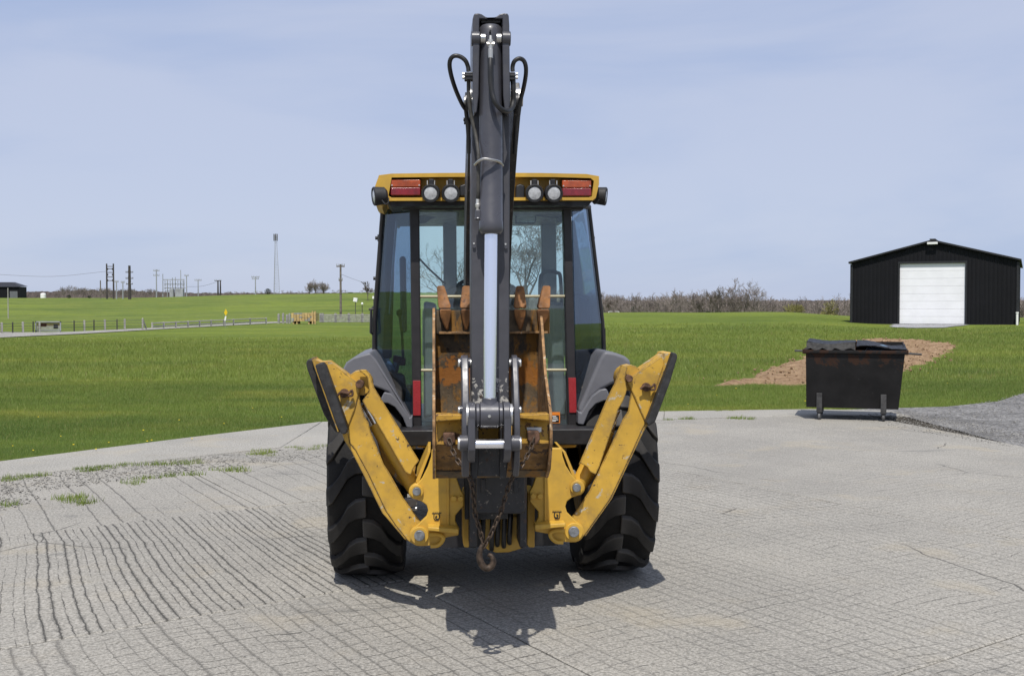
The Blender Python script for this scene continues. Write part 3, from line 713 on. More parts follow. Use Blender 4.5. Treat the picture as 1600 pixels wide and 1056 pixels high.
# ---- tyres
def tyre(cx, cy, cz, ro, wd, ri, nl, par):
    hw = wd / 2; m = MB()
    prof = [(-hw * 0.80, ri), (-hw * 0.95, ri + 0.05), (-hw * 1.0, ri + (ro - ri) * 0.45), (-hw * 0.985, ro * 0.86), (-hw * 0.93, ro * 0.915), (-hw * 0.6, ro * 0.945), (0, ro * 0.955),
            (hw * 0.6, ro * 0.945), (hw * 0.93, ro * 0.915), (hw * 0.985, ro * 0.86), (hw * 1.0, ri + (ro - ri) * 0.45), (hw * 0.95, ri + 0.05), (hw * 0.80, ri)]
    # squash the contact patch a little through the profile centre height
    m.lathe((cx, cy, cz), (1, 0, 0), prof, 64, caps=False)
    for side in (-1, 1):
        for k in range(nl):
            a0 = 2 * math.pi * (k + (0.5 if side > 0 else 0.0)) / nl
            path = [(-0.05, -0.02), (0.22, 0.0), (0.42, 0.05), (0.62, 0.17), (0.82, 0.27), (0.95, 0.31), (0.99, 0.32)]
            rad = [0.990, 0.994, 0.992, 0.984, 0.972, 0.950, 0.90]; wid = [0.085, 0.085, 0.08, 0.075, 0.08, 0.085, 0.085]
            vs = []
            for (t, da), rr, w_ in zip(path, rad, wid):
                for (dw, rad_) in ((-w_ * 1.25, ro * 0.94 if t < 0.95 else ro * 0.86), (-w_, ro * rr), (w_, ro * rr), (w_ * 1.25, ro * 0.94 if t < 0.95 else ro * 0.86)):
                    an = a0 + (da + dw)
                    vs.append((cx + side * t * hw, cy + math.cos(an) * rad_, cz + math.sin(an) * rad_))
            fs = []
            for j in range(len(path) - 1):
                fs += [(j * 4 + q, j * 4 + q + 1, (j + 1) * 4 + q + 1, (j + 1) * 4 + q) for q in range(3)]
            fs += [(0, 1, 2, 3), tuple(len(path) * 4 - 1 - q for q in range(4))]
            m.add(vs, fs)
    # flatten on the ground
    m.v = [(x, y, max(z, 0.004 + 0.0)) for x, y, z in m.v]
    return m
for side in (-1, 1):
    cx = side * 0.805 - 0.005
    w_ = B(MB().lathe((cx, 0, 0.665), (1, 0, 0), [(-0.21, 0.29), (-0.19, 0.33), (-0.10, 0.30), (-0.06, 0.12), (0.06, 0.12), (0.10, 0.30), (0.19, 0.33), (0.21, 0.29)], 40), 'wheel', 'yellow')
    o = tyre(cx, 0, 0.665, 0.69, 0.475, 0.32, 15, w_).build('tyre', M['tyre'], w_, ang=32, bevel=0.008)
    cx = side * 0.86
    w_ = B(MB().lathe((cx, 2.1, 0.42), (1, 0, 0), [(-0.15, 0.19), (-0.14, 0.21), (-0.05, 0.19), (0.05, 0.19), (0.14, 0.21), (0.15, 0.19)], 32), 'wheel', 'yellow')
    tyre(cx, 2.1, 0.42, 0.43, 0.32, 0.2, 14, w_).build('tyre', M['tyre'], w_, ang=32)

# ---- chassis, hood, loader (mostly hidden behind the cab)
B(MB().box((0, 0.9, 0.72), (0.62, 3.2, 0.40)), 'chassis', 'black', bevel=0.01)
B(MB().cyl((-0.85, 0, 0.665), (0.85, 0, 0.665), 0.15, n=20).box((0, 0, 0.66), (0.5, 0.5, 0.4)), 'axle', 'black')
B(MB().cyl((-0.85, 2.1, 0.43), (0.85, 2.1, 0.43), 0.08), 'axle', 'black')
hood = B(MB().sx([(1.25, 0.85), (1.25, 1.34), (1.7, 1.30), (2.45, 1.17), (2.6, 1.05), (2.6, 0.75)], -0.42, 0.42), 'engine_hood', 'yellow', bevel=0.05, segs=4)
B(MB().box((0, 2.605, 0.92), (0.6, 0.03, 0.30)), 'grille', 'black', hood)
B(MB().cyl((0.3, 1.5, 1.28), (0.3, 1.5, 1.50), 0.035), 'exhaust_stack', 'black')
for s in (-1, 1):
    B(MB().sx([(1.2, 1.05), (1.35, 1.16), (2.3, 1.08), (3.25, 0.42), (3.2, 0.25), (3.05, 0.28), (2.2, 0.9), (1.35, 0.95)], s * 0.56, s * 0.66), 'loader_arm', 'yellow', bevel=0.012)
B(MB().sx([(3.18, 0.12), (3.20, 0.60), (3.4, 0.80), (3.38, 0.55), (3.32, 0.30), (3.45, 0.12), (4.0, 0.07), (4.0, 0.05), (3.3, 0.05)], -1.07, 1.07), 'loader_bucket', 'charcoal', bevel=0.008)
B(MB().box((0, 0.25, 0.97), (1.30, 1.9, 0.10)).box((0, -0.30, 0.80), (0.9, 0.6, 0.35)), 'cab_floor', 'black', bevel=0.01)

# ---- cab
YR = -0.45                                         # plane of the rear window
def post(name, pts, y0, y1, mat='frame_black', bev=0.008): return B(MB().px(pts, y0, y1), name, mat, bevel=bev)
post('cab_post', [(640, 316), (655, 316), (659, 690), (645, 690)], YR, YR + 0.09)
post('cab_post', [(879.5, 316), (892.5, 316), (902, 690), (888, 690)], YR, YR + 0.09)
post('cab_header', [(622, 309), (915, 309), (912, 328), (628, 328)], YR - 0.012, YR + 0.10)
post('cab_sill', [(644, 672), (904, 669), (904, 693), (644, 694)], YR - 0.02, YR + 0.2)
for (x, y) in ((649.5, 317), (881, 318), (872, 681)): B(disc(x, y, 2.3, YR - 0.03, YR, 10), 'bolt', 'zinc')
# glass: rear pane, two angled quarter panes, side panes, windscreen
def pane(pts3, mat, name='window', th=0.006):
    p = [Vector(q) for q in pts3]; nrm = (p[1] - p[0]).cross(p[2] - p[0]).normalized()
    return MB().ex(p, nrm * th).build(name, M[mat] if isinstance(mat, str) else mat, root, bevel=0)
YG = YR + 0.04
pane([P(655.3, 328.3, YG), P(879.2, 328.3, YG), P(887.7, 671, YG), P(659.2, 672.5, YG)], 'glass')
YQ = 0.16                                           # where the quarter panes meet the doors
Lq = [P(639.6, 324, YR + .05), P(644.6, 655, YR + .05), P(636, 640, YR + .12), P(585.5, 552, YQ), P(585.5, 504, YQ), P(599, 324, YQ)]
Rq = [P(893, 321, YR + .05), P(900, 640, YR + .05), P(907, 628, YR + .12), P(943, 548, YQ), P(940.5, 504, YQ), P(919.5, 326, YQ)]
def flat_quad(a, b, c, d): return [a, b, c, d]
for q in (Lq, Rq):
    # planar pane: slide every outline point along its sight line onto the plane of the upright and the door edge
    n_ = (q[1] - q[0]).cross(q[4] - q[0]).normalized(); o_ = q[0]; eye_ = MI @ Vector((0, 0, CAM_H))
    qq = [eye_ + (p - eye_) * ((o_ - eye_).dot(n_) / (p - eye_).dot(n_)) for p in q]
    pane(qq, 'glass_dark')
    # lower frame tube and the door pillar
    B(MB().tube([qq[1] + Vector((0, -.01, -.01)), qq[2], qq[3]], 0.016, 8), 'window_frame', 'frame_black')
    B(MB().tube([qq[5], qq[4], qq[3]], 0.018, 8), 'cab_post', 'frame_black')
    B(MB().tube([qq[0] + Vector((0, 0, .01)), qq[5] + Vector((0, 0, .01))], 0.02, 8), 'window_frame', 'frame_black')
    sx_ = -1 if q is Lq else 1
    top, mid, low = qq[5], qq[4], qq[3]
    f = lambda p, y: Vector((p.x, y, p.z))
    YF = 1.12
    pane([f(top, YQ + .02), f(mid, YQ + .02), f(low, YQ + .02), f(low, YF), f(mid, YF), f(top, YF - 0.1)], 'front_glass')
    B(MB().tube([f(top, YF - 0.10), f(mid, YF), f(low, YF), f(low, YF) - Vector((0, 0, 0.35))], 0.045, 8), 'cab_post', 'interior')
    B(MB().box(((low.x), (YQ + YF) / 2, low.z - 0.22), (0.03, YF - YQ, 0.42)), 'door_panel', 'black', bevel=0.006)
tl, tr_ = Vector((-0.55, 1.05, 2.40)), Vector((0.55, 1.05, 2.40))
pane([(-0.66, 1.06, 2.42), (0.66, 1.06, 2.42), (0.72, 1.16, 1.15), (-0.72, 1.16, 1.15)], 'front_glass', 'windscreen')
for (x0, x1, y0_) in ((692, 713, 330), (846, 869, 326)):
    B(MB().px([(x0, y0_), (x1, y0_), (x1 + 1.5, 500), (x0 + 1.5, 500)], 0.98, 1.06), 'roof_pillar', 'interior', bevel=0.01)
B(MB().px([(655, 320), (690, 320), (690, 336), (672, 343), (664, 349), (655, 349)], 0.2, 0.3), 'sun_visor', 'interior', bevel=0.006)
B(MB().px([(846, 320), (880, 320), (880, 346), (872, 348), (866, 338), (850, 334)], 0.2, 0.3), 'sun_visor', 'interior', bevel=0.006)
for yy in ((330, 333), (336, 339)):
    B(MB().px([(838, yy[0]), (873, yy[1]), (873, yy[1] + 2.2), (838, yy[0] + 2.2)], 0.1, 0.12), 'wiper_linkage', 'black')
mir = B(MB().px([(805, 330), (837, 330), (838.5, 334), (838, 347), (835, 350), (805, 350)], 0.15, 0.18), 'interior_mirror', 'black', bevel=0.006)
B(MB().px([(807, 332), (836, 332), (836, 347.5), (807, 347.5)], 0.146, 0.1495), 'mirror_glass', paint('mirror_silver', (0.75, 0.8, 0.78), 0.06, metal=1.0, var=0.02, bump=0.0), mir)
B(MB().tube([P(655, 404, YR + .08), P(668, 418, YR + .09), P(696, 444, YR + .10)], 0.007, 6), 'wiper', 'black')
for s in (0, 1):                                     # tan cross rails of the rear window
    y_ = (463.5, 578.5)[s]
    B(MB().tube([P(656, y_, YR + 0.02), P(884 + s * 3, y_ - 0.5, YR + 0.02)], 0.0095, 10), 'window_rail', 'rail')
B(MB().px([(645.2, 594.5), (657.0, 594.5), (657.4, 649), (645.6, 649)], YR - 0.008, YR - 0.001), 'reflector', 'reflector', bevel=0.001)
B(MB().px([(888.2, 590), (899.8, 590), (901, 644.5), (889.8, 644.5)], YR - 0.008, YR - 0.001), 'reflector', 'reflector', bevel=0.001)
lab = B(MB().px([(860, 643.7), (875, 643.7), (875, 661), (860, 661)], YG - 0.004, YG - 0.001), 'warning_label', 'orange')
B(MB().px([(861, 648.5), (873.5, 648.5), (873.5, 659.5), (861, 659.5)], YG - 0.0062, YG - 0.0045), 'label_panel', 'print_black', lab)
for (x0, x1, y0_) in ((863, 869, 649.7), (864, 871, 652), (862.5, 872, 655), (863, 868.5, 657.2)):
    B(MB().px([(x0, y0_), (x1, y0_), (x1, y0_ + 1.2), (x0, y0_ + 1.2)], YG - 0.0078, YG - 0.0064), 'text_line', 'white', lab)
# interior
seat = B(MB().px([(686, 470), (694, 452), (712, 445), (735, 444), (806, 444), (812, 462), (815, 600), (684, 600)], 0.15, 0.29), 'seat', 'interior_dark', bevel=0.035, segs=3)
B(MB().px([(676, 600), (822, 600), (822, 640), (676, 640)], -0.30, 0.30), 'seat_cushion', 'interior_dark', seat, bevel=0.03)
B(MB().px([(744, 640), (764, 640), (764, 672), (744, 672)], -0.1, 0.15), 'seat_pedestal', 'black', seat)
for s, x in ((-1, 846), (1, 872)): pass
B(MB().tube([P(844, 500, .05), P(844, 440, .05), P(848, 428, .05), P(858, 424, .05), P(870, 426, .05), P(876, 436, .05), P(878, 500, .05)], 0.013, 8, smooth=4), 'grab_handle', 'interior_dark')
B(MB().tube([P(706, 470, .5), P(712, 450, .5), P(724, 440, .5), P(738, 438, .5), P(760, 439, .5), P(775, 450, .5), P(780, 470, .5)], 0.014, 8, smooth=5), 'steering_wheel', 'black')
B(MB().px([(662, 470), (682, 474), (684, 560), (676, 650), (662, 655)], -0.25, -0.05), 'control_tower', 'interior', bevel=0.02)
B(MB().px([(862, 472), (880, 472), (884, 650), (866, 650), (862, 560)], -0.2, 0.1), 'control_tower', 'interior', bevel=0.02)
B(MB().px([(904, 460), (921, 470), (929, 560), (912, 610), (904, 600)], 0.0, 0.25), 'side_console', 'interior', bevel=0.02)
B(MB().px([(604, 326), (618, 326), (612, 560), (597, 560)], 0.30, 0.36), 'inner_pillar', 'interior_dark', bevel=0.01)
B(MB().tube([P(620, 345, .12), P(618.5, 360, .10), P(613, 430, .10), P(610, 478, .10), P(609, 490, .13)], 0.008, 8), 'grab_rail', 'zinc')
B(MB().px([(624, 400), (634, 400), (636, 520), (626, 520)], 0.20, 0.26), 'seat_bolster', 'interior', bevel=0.02)
B(MB().tube([P(630, 560, -.1), P(628, 520, -.08), P(624, 490, -.05)], 0.009, 8).lathe(P(624, 490, -.05), (0, 0, 1), [(-.02, .012), (0, .022), (.02, .018), (.03, .004)], 12), 'control_lever', 'black')
B(MB().px([(892, 452), (940, 470), (942, 560), (905, 610), (896, 600)], 0.6, 0.9), 'inner_panel', 'interior_dark', bevel=0.03)
B(MB().px([(660, 480), (720, 488), (820, 488), (884, 480), (884, 560), (660, 560)], 0.98, 1.04), 'dashboard', 'interior', bevel=0.03)

# ---- roof with its lamps
YT = -0.66
rp = lambda px_, py_, y=YT: P(px_, py_, y)
def roof_ring(y, grow, drop, lift):
    pts = [(593, 274), (612, 271.5), (690, 270.5), (766, 270), (845, 270.5), (916, 272), (936, 275.5), (936, 288), (931, 309), (926, 313), (604, 314), (598, 322), (588, 317), (584.5, 306), (585, 294)]
    return [P(a, b, YT) for a, b in pts]
rm = MB(); fr = roof_ring(0, 0, 0, 0)
cxr = sum(p.x for p in fr) / len(fr)
rings = [(YT, 1.0, 0.0), (YT + 0.10, 1.015, 0.012), (-0.1, 1.03, 0.035), (0.6, 1.02, 0.045), (1.15, 0.98, 0.03), (1.28, 0.93, 0.0)]
allv = []
for (y, s, up) in rings: allv += [Vector((cxr + (p.x - cxr) * s, y, p.z + (up if p.z > 2.55 else 0))) for p in fr]
n_ = len(fr); fs = []
for j in range(len(rings) - 1): fs += [(j * n_ + i, j * n_ + (i + 1) % n_, (j + 1) * n_ + (i + 1) % n_, (j + 1) * n_ + i) for i in range(n_)]
fs += [tuple(range((len(rings) - 1) * n_, len(rings) * n_))]
# recessed rear fascia: rim, then a step inwards
inn = [(612, 277.5), (660, 277), (766, 276.5), (870, 277), (923, 278.5), (928, 283), (925, 307), (920, 308.5), (612, 309), (607, 306)]
inr = [P(a, b, YT) for a, b in inn]; ind = [Vector((p.x, YT + 0.10, p.z)) for p in inr]
rm.add(allv, fs)
rim_pairs = [(0, 0), (1, 0), (2, 1), (3, 2), (4, 3), (5, 4), (6, 5), (7, 6), (8, 7), (9, 7), (10, 8), (11, 9), (12, 9), (13, 9), (14, 0)]
bm_ = bmesh.new()
ov = [bm_.verts.new(p) for p in fr]; iv = [bm_.verts.new(p) for p in inr]; dv = [bm_.verts.new(p) for p in ind]
for k in range(n_):
    a, b = rim_pairs[k][1], rim_pairs[(k + 1) % n_][1]
    fv = [ov[k], ov[(k + 1) % n_], iv[b]] + ([iv[a]] if a != b else [])
    try: bm_.faces.new(fv)
    except ValueError: pass
for k in range(len(inr)): bm_.faces.new([iv[k], iv[(k + 1) % len(inr)], dv[(k + 1) % len(inr)], dv[k]])
bm_.faces.new(dv)
bmesh.ops.triangulate(bm_, faces=[f for f in bm_.faces if len(f.verts) > 4])
bm_.verts.index_update()
rm.add([v.co.copy() for v in bm_.verts], [tuple(v.index for v in f.verts) for f in bm_.faces]); bm_.free()
bmr = bmesh.new(); me_ = bpy.data.meshes.new('tmp'); me_.from_pydata(rm.v, [], rm.f); bmr.from_mesh(me_)
bmesh.ops.remove_doubles(bmr, verts=bmr.verts, dist=0.0005); bmr.verts.index_update()
rm = MB(); rm.v = [tuple(v.co) for v in bmr.verts]; rm.f = [tuple(v.index for v in f.verts) for f in bmr.faces]; bmr.free(); bpy.data.meshes.remove(me_)
roof = B(rm, 'cab_roof', 'yellow', bevel=0.012, segs=3)
B(MB().px([(603, 314.5), (926, 313.5), (920, 321), (610, 322)], YT + 0.03, 1.1), 'roof_liner', 'black')
for (x0, x1, y0_) in ((609.5, 658, 280), (877.5, 925, 281)):
    t = B(MB().px([(x0, y0_), (x1, y0_), (x1, y0_ + 26), (x0, y0_ + 26)], YT + 0.045, YT + 0.10), 'tail_light', 'black', bevel=0.004)
    B(MB().px([(x0 + .8, y0_ + .6), (x1 - .8, y0_ + .6), (x1 - .8, y0_ + 12.6), (x0 + .8, y0_ + 12.6)], YT + 0.008, YT + 0.05), 'amber_lens', 'amber', t, bevel=0.006)
    B(MB().px([(x0 + .8, y0_ + 13), (x1 - .8, y0_ + 13), (x1 - .8, y0_ + 25.4), (x0 + .8, y0_ + 25.4)], YT + 0.006, YT + 0.05), 'red_lens', 'red', t, bevel=0.006)
    for x in (x0 + 3, x1 - 3): B(disc(x, y0_ + 9.5, 1.2, YT + 0.002, YT + 0.02, 8), 'lens_screw', 'zinc', t)
for (x, ax) in ((672.5, -0.10), (704.5, 0.02), (835.5, -0.02), (866, 0.09)):
    c = P(x, 302.5, YT - 0.05); d = Vector((ax * 1.2, -1, -0.16)).normalized()
    rr = 0.056
    h = B(MB().lathe(c + d * 0.0, d, [(-0.13, 0.022), (-0.12, 0.034), (-0.05, rr), (-0.004, rr), (0.0, rr - 0.003), (0.0, rr - 0.011), (-0.02, rr - 0.013)], 24, caps=False)
          .add([], []), 'work_light', 'housing')
    B(MB().lathe(c, d, [(-0.05, 0.006), (-0.045, 0.018), (-0.028, 0.034), (-0.016, rr - 0.012)], 24), 'lamp_reflector', 'reflect_bowl', h)
    B(MB().lathe(c, d, [(-0.012, rr - 0.0125), (-0.004, rr - 0.018), (0.001, 0.015), (0.0015, 0.002)], 24), 'lens', 'lens', h)
    B(MB().box(c - d * 0.05 + Vector((0, 0, 0.062)), (0.030, 0.05, 0.040)), 'lamp_bracket', 'black', h, bevel=0.003)
    for s in (-1, 1): B(MB().box(c - d * 0.03 + Vector((s * 0.022, 0, 0.06)), (0.005, 0.008, 0.034)), 'bracket_arm', 'zinc', h)
for (x, y, w_, hh) in ((727, 297, 9, 10), (813, 299, 7, 12)):
    B(MB().px([(x - w_, y - hh + 3), (x, y - hh), (x + w_, y - hh + 3), (x + w_, y + hh), (x - w_, y + hh)], YT + 0.01, YT + 0.10), 'boom_lock_bumper', 'black', bevel=0.01)
for (x, s) in ((592, -1), (939, 1)):                 # lamps on the roof corners, turned sideways
    c = P(x, 306.5, YT + (0.12 if s > 0 else -0.03)); d = Vector((s, -0.25, -0.1)).normalized()
    h = B(MB().lathe(c, d, [(-0.05, 0.035), (-0.035, 0.052), (0.03, 0.058), (0.036, 0.052), (0.03, 0.04)], 20), 'corner_light', 'housing')
    B(MB().lathe(c, d, [(0.026, 0.05), (0.034, 0.03), (0.036, 0.004)], 20), 'lens', 'lens', h)
    B(MB().tube([c + Vector((-s * .02, -.05, -.03)), c + Vector((-s * .045, -.06, -.055)), c + Vector((-s * .06, -.05, -.04)), c + Vector((-s * .06, -.04, -.015))], 0.004, 6, smooth=4), 'lamp_cable', 'rubber', h)
# small hinges and latches on the cab sides
for (x, y, s) in ((589, 372, -1), (586, 435, -1), (926.5, 372, 1), (937.5, 462, 1)):
    c = P(x, y, YQ); B(MB().cyl(c + Vector((s * -0.02, 0, 0)), c + Vector((s * 0.012, 0, 0)), 0.012, n=10).box(c + Vector((-s * .014, 0, 0)), (0.02, 0.03, 0.045)), 'hinge', 'black')
B(MB().tube([P(587, 476, YQ), P(580, 484, YQ - .02), P(579.5, 520, YQ - .02), P(583, 522, YQ)], 0.009, 8).cyl(P(576, 483, YQ - .02), P(588, 483, YQ - .02), 0.007), 'door_handle', 'black')
B(MB().px([(942, 512), (946, 513), (947, 552), (943, 553)], YQ, YQ + 0.1), 'door_handle', 'black')
B(MB().tube([P(597, 330, YQ), P(596.5, 345, YQ - .01), P(594.5, 372, YQ)], 0.008, 6), 'door_seal', 'black')

# ---- grey fenders
def fender(pts, lip, y0, y1):
    f = B(MB().px(pts, y0, y1), 'fender', 'fender', bevel=0.03, segs=4)
    B(MB().px(lip, y0 - 0.045, y0 + 0.30), 'fender_lip', 'fender', f, bevel=0.014, segs=3)
fender([(535, 578), (541, 566), (552, 558.5), (578, 551), (588, 562), (644.5, 656), (640, 662), (624, 632), (606, 612), (575, 600), (545, 600), (535, 596)],
       [(600, 613), (611, 615), (622, 626), (640, 653), (644.5, 650), (644.5, 668.5), (635.5, 668), (629, 652), (617, 636), (606, 630), (592, 629)], -0.50, 0.75)
fender([(985, 563), (976, 556), (962, 551), (945, 548), (938, 558), (903, 640), (908, 655), (925, 622), (940, 609), (965, 596), (985, 590), (986, 572)],
       [(948, 607), (938, 609), (925, 619), (908, 645), (903, 642), (903, 662.5), (912, 664), (921, 642), (931, 631), (944, 626), (956, 625)], -0.50, 0.75)
B(MB().px([(560, 600), (640, 660), (640, 690), (600, 690)], -0.1, 0.5).px([(980, 600), (905, 660), (905, 690), (950, 690)], -0.1, 0.5), 'inner_arch', 'black')

# ---- rear main frame (yellow) that carries stabilisers and boom
YM = -1.215
frame_r = [(846, 700), (878, 700), (879, 712), (884, 727), (893, 741), (899, 748)] + arc(901.5, 762, 12.5, -95, 60, 7) + [(903, 774), (894, 777), (886, 783), (883.5, 791), (886, 800), (893, 807)] + \
          arc(897, 831, 16, -70, 80, 8) + [(893, 847), (872, 846), (858, 834), (836, 830), (835, 820), (841, 808), (841, 799), (834, 791), (828, 784), (827.5, 768), (832, 760), (838.5, 742), (839, 720)]
mir_px = lambda pts: [(1552.5 - x, y + (6 if y > 730 else 2)) for x, y in pts][::-1]
for side, pts in ((1, frame_r), (-1, mir_px(frame_r))):
    fp = B(MB().px(pts, YM, YM + 0.035), 'frame_plate', 'yellow', bevel=0.006)
    X = (lambda x: x) if side > 0 else (lambda x: 1552.5 - x)
    dy = 0 if side > 0 else 6
    for (x, y, r1, r2) in ((901.5, 762 + dy, 10.5, 6.6), (897, 831 + dy, 14, 8.4)):
        B(disc(X(x), y, r1, YM - 0.02, YM + 0.2), 'pin_boss', 'yellow', fp, bevel=0.004)
        B(disc(X(x), y, r2, YM - 0.045, YM), 'pin', 'pin', fp, bevel=0.005)
    for x in (833, 843.5):
        c = P(X(x), 774.5 + dy * .6, YM); B(MB().cyl(c + Vector((0, -0.022, 0)), c, 0.0165, n=6).cyl(c + Vector((0, -0.006, 0)), c, 0.02, n=14), 'bolt', 'yellow', fp, bevel=0.002)
    # folded vertical rib, bottom flange and tie-down eye
    B(MB().px([(X(850.5), 706), (X(853.5), 706), (X(853.5), 822), (X(850.5), 822)], YM - 0.012, YM - 0.001), 'frame_rib', 'yellow', fp, bevel=0.004)
    B(MB().px([(X(836), 820 + dy), (X(884), 817 + dy), (X(884), 823 + dy), (X(836), 828 + dy)], YM - 0.10, YM - 0.001), 'bottom_flange', 'yellow', fp, bevel=0.006)
    B(MB().tube([P(X(x), y + dy, YM - 0.02) for x, y in ((882, 829), (868, 828.5), (860, 833), (862, 840), (869, 846), (880, 847))], 0.012, 8, smooth=4), 'tie_down_eye', 'yellow', fp)
    # tie-down pictogram: bar with teeth and a hook
    ys_ = YM - 0.003
    sg = MB().px([(X(863), 799), (X(877.5), 799), (X(877.5), 800), (X(863), 800)], ys_, ys_ + 0.002)
    for q in (864, 867, 870, 873, 876): sg.px([(X(q), 797.4), (X(q) + .8, 797.4), (X(q) + .8, 799), (X(q), 799)], ys_, ys_ + 0.002)
    sg.tube([P(X(a), b, ys_) for a, b in ((867, 800), (866, 806), (868.5, 808.5), (871.5, 807.5), (871.5, 804.5), (869.5, 803.5))], 0.0032, 5, smooth=4)
    sg.tube([P(X(a), b, ys_) for a, b in ((874.5, 800), (874.5, 807), (872.5, 810), (867, 810))], 0.0026, 5, smooth=3)
    if side < 0: sg.v = [(x, y, z - 0.008) for x, y, z in sg.v]
    B(sg, 'tie_down_symbol', 'print_black', fp, recalc=True)
    # deep side web behind the plate
    B(MB().px([(X(880), 706), (X(884), 706), (X(903), 752), (X(899), 756)], YM + 0.036, -0.55), 'frame_web', 'yellow', fp)
    # ledge under the cab
    B(MB().px([(X(862), 691.5), (X(899), 691), (X(901.5), 694), (X(900), 699), (X(862), 700.5)], -0.66, -0.42), 'step_ledge', 'yellow', fp, bevel=0.012)
YM = -0.95
B(MB().px([(680, 720), (872, 716), (872, 852), (680, 856)], YM + 0.30, YM + 0.34), 'frame_back_plate', 'black')
B(MB().box((0, -0.42, 0.62), (0.8, 0.42, 0.42)), 'frame_core', 'black')
B(MB().px([(748, 808), (826, 806), (827, 850), (812, 858), (795, 863), (775, 863.5), (760, 858)], YM - 0.10, YM + 0.25), 'swing_frame', 'yellow', bevel=0.01)
for (a, b, c_, d_) in ((723.5, 733, 806, 855), (824, 835.5, 803, 855)):
    B(MB().px([(a, c_ - 34), (b, c_ - 34), (b, d_), (a + 2, d_), (a, d_ - 6)], YM - 0.16, YM + 0.1), 'swing_ear', 'yellow', bevel=0.006)
for (a, b) in ((733.5, 746), (812, 823.5)):
    B(MB().px([(a, 742), (b, 742), (b, 856), (a, 856)], YM - 0.34, YM - 0.05), 'boom_foot', 'boom', bevel=0.01)
for x, top_, bot in ((769, 800, 852), (778, 800, 846), (788, 800, 848), (797, 800, 843), (755, 800, 846)):
    B(MB().tube([P(x, 770, YM - 0.05), P(x + 1, top_, YM - 0.13), P(x - 1, bot, YM - 0.125), P(x, bot + 6, YM - 0.05)], 0.014, 8, smooth=4), 'hose', 'rubber')

# ---- stabilisers: channel leg, cylinder, guard, folded pad
YS = -1.17
def stabiliser(leg, side_face, guard, cyl0, cyl1, cyl_top, pads, bracket, gus, pins, dark):
    lg = B(MB().px(leg, YS, YS + 0.02).px(side_face, YS + 0.002, YS + 0.20), 'stabiliser_leg', 'yellow_worn', bevel=0.004)
    B(MB().px(guard, YS - 0.012, YS + 0.008), 'cylinder_guard', 'yellow_worn', bevel=0.004)
    B(MB().px(dark, YS + 0.17, YS + 0.19), 'leg_back_plate', 'yellow_worn')
    c = B(MB().cyl(P(*cyl0, YS + 0.09), P(*cyl1, YS + 0.09), 0.046, n=20).cyl(P(*cyl1, YS + 0.09), P(cyl1[0] * .96 + cyl_top[0] * .04, cyl1[1] * .96 + cyl_top[1] * .04, YS + 0.09), 0.050, n=20), 'stabiliser_cylinder', 'yellow')
    B(MB().cyl(P(*cyl1, YS + 0.09), P(*cyl_top, YS + 0.09), 0.026, n=16), 'cylinder_rod', 'chrome', c)
    br = B(MB().px(bracket, YS - 0.012, YS + 0.012).px(bracket, YS + 0.18, YS + 0.20), 'pad_bracket', 'yellow_worn', bevel=0.004)
    B(MB().px(gus, YS + 0.013, YS + 0.17), 'pad_gusset', 'yellow_worn', br, bevel=0.003)
    for q, (pp, y0_, y1_, mt) in enumerate(pads): B(MB().px(pp, y0_, y1_), ('rubber_block' if mt == 'pad_rubber' else 'pad_plate'), mt, br, bevel=0.008)
    for (x, y, r) in pins:
        pn = B(disc(x, y, r, YS - 0.04, YS + 0.21, 18), 'pin', 'rust', br, bevel=0.004)
leg_l = [(546.5, 692), (542, 668), (561, 612), (563, 630), (570, 652), (575.5, 660), (578, 672), (599.4, 725), (608, 738), (630, 778), (657.5, 815)] + arc(655, 838, 15, -60, 110, 7) + [(637.6, 844.7), (618, 820), (603, 798), (576, 741), (556, 704)]
side_l = [(533, 672), (543, 668), (546.5, 692), (556, 704), (576, 741), (603, 798), (618, 820), (637.6, 844.7), (632, 842), (610, 816), (597, 801), (570, 746), (549, 705), (538, 688)]
guard_l = [(560, 577.5), (572, 577.5), (578, 584), (585, 606), (655, 720), (648, 728), (641.5, 742.5), (633, 737), (627, 727), (606, 690), (590, 663), (584, 652), (574, 640), (566, 626), (577, 612), (574, 590)]
dark_l = [(566, 600), (590, 620), (650, 730), (640, 770), (600, 730)]
pads_l = [([(492, 570), (503, 566.5), (509, 572), (543.5, 669), (541, 678), (534, 678.5), (527, 668), (496, 583)], YS - 0.10, YS + 0.03, 'pad_rubber'),
          ([(478, 566), (481, 561.5), (489, 561), (531, 676), (524, 675), (506, 648), (480, 577)], YS + 0.05, YS + 0.20, 'pad_rubber'),
          ([(486, 559.5), (491.5, 565), (530, 674), (527.5, 676), (489, 568)], YS - 0.09, YS + 0.20, 'yellow_worn')]
br_l = [(508, 571), (514, 564.7), (520, 568), (556, 595.5), (563, 601), (561, 612), (554, 640), (543, 668)]
gus_l = [(486, 559), (501, 565.5), (514, 564.5), (557, 596), (553, 600), (513, 575), (500, 571), (489, 566)]
stabiliser(leg_l, side_l, guard_l, (651, 768), (588, 662), (570, 630), pads_l, br_l, gus_l, [(561.8, 600.5, 6.6), (537.5, 614.5, 7.2)], dark_l)
leg_r = [(1004, 670), (1010, 659), (986, 596), (985.8, 614), (982, 642), (973, 656), (966, 672), (952, 702), (938.8, 728), (922, 766), (893.5, 808)] + arc(897, 831, 15, -120 + 360, 70 , 8) + [(912.6, 837), (954, 778), (986.5, 709)]
side_r = [(1004, 670), (1010, 659), (1012, 664), (1006, 674), (988.5, 711), (956.5, 779), (914.5, 838), (912.6, 837), (954, 778), (986.5, 709)]
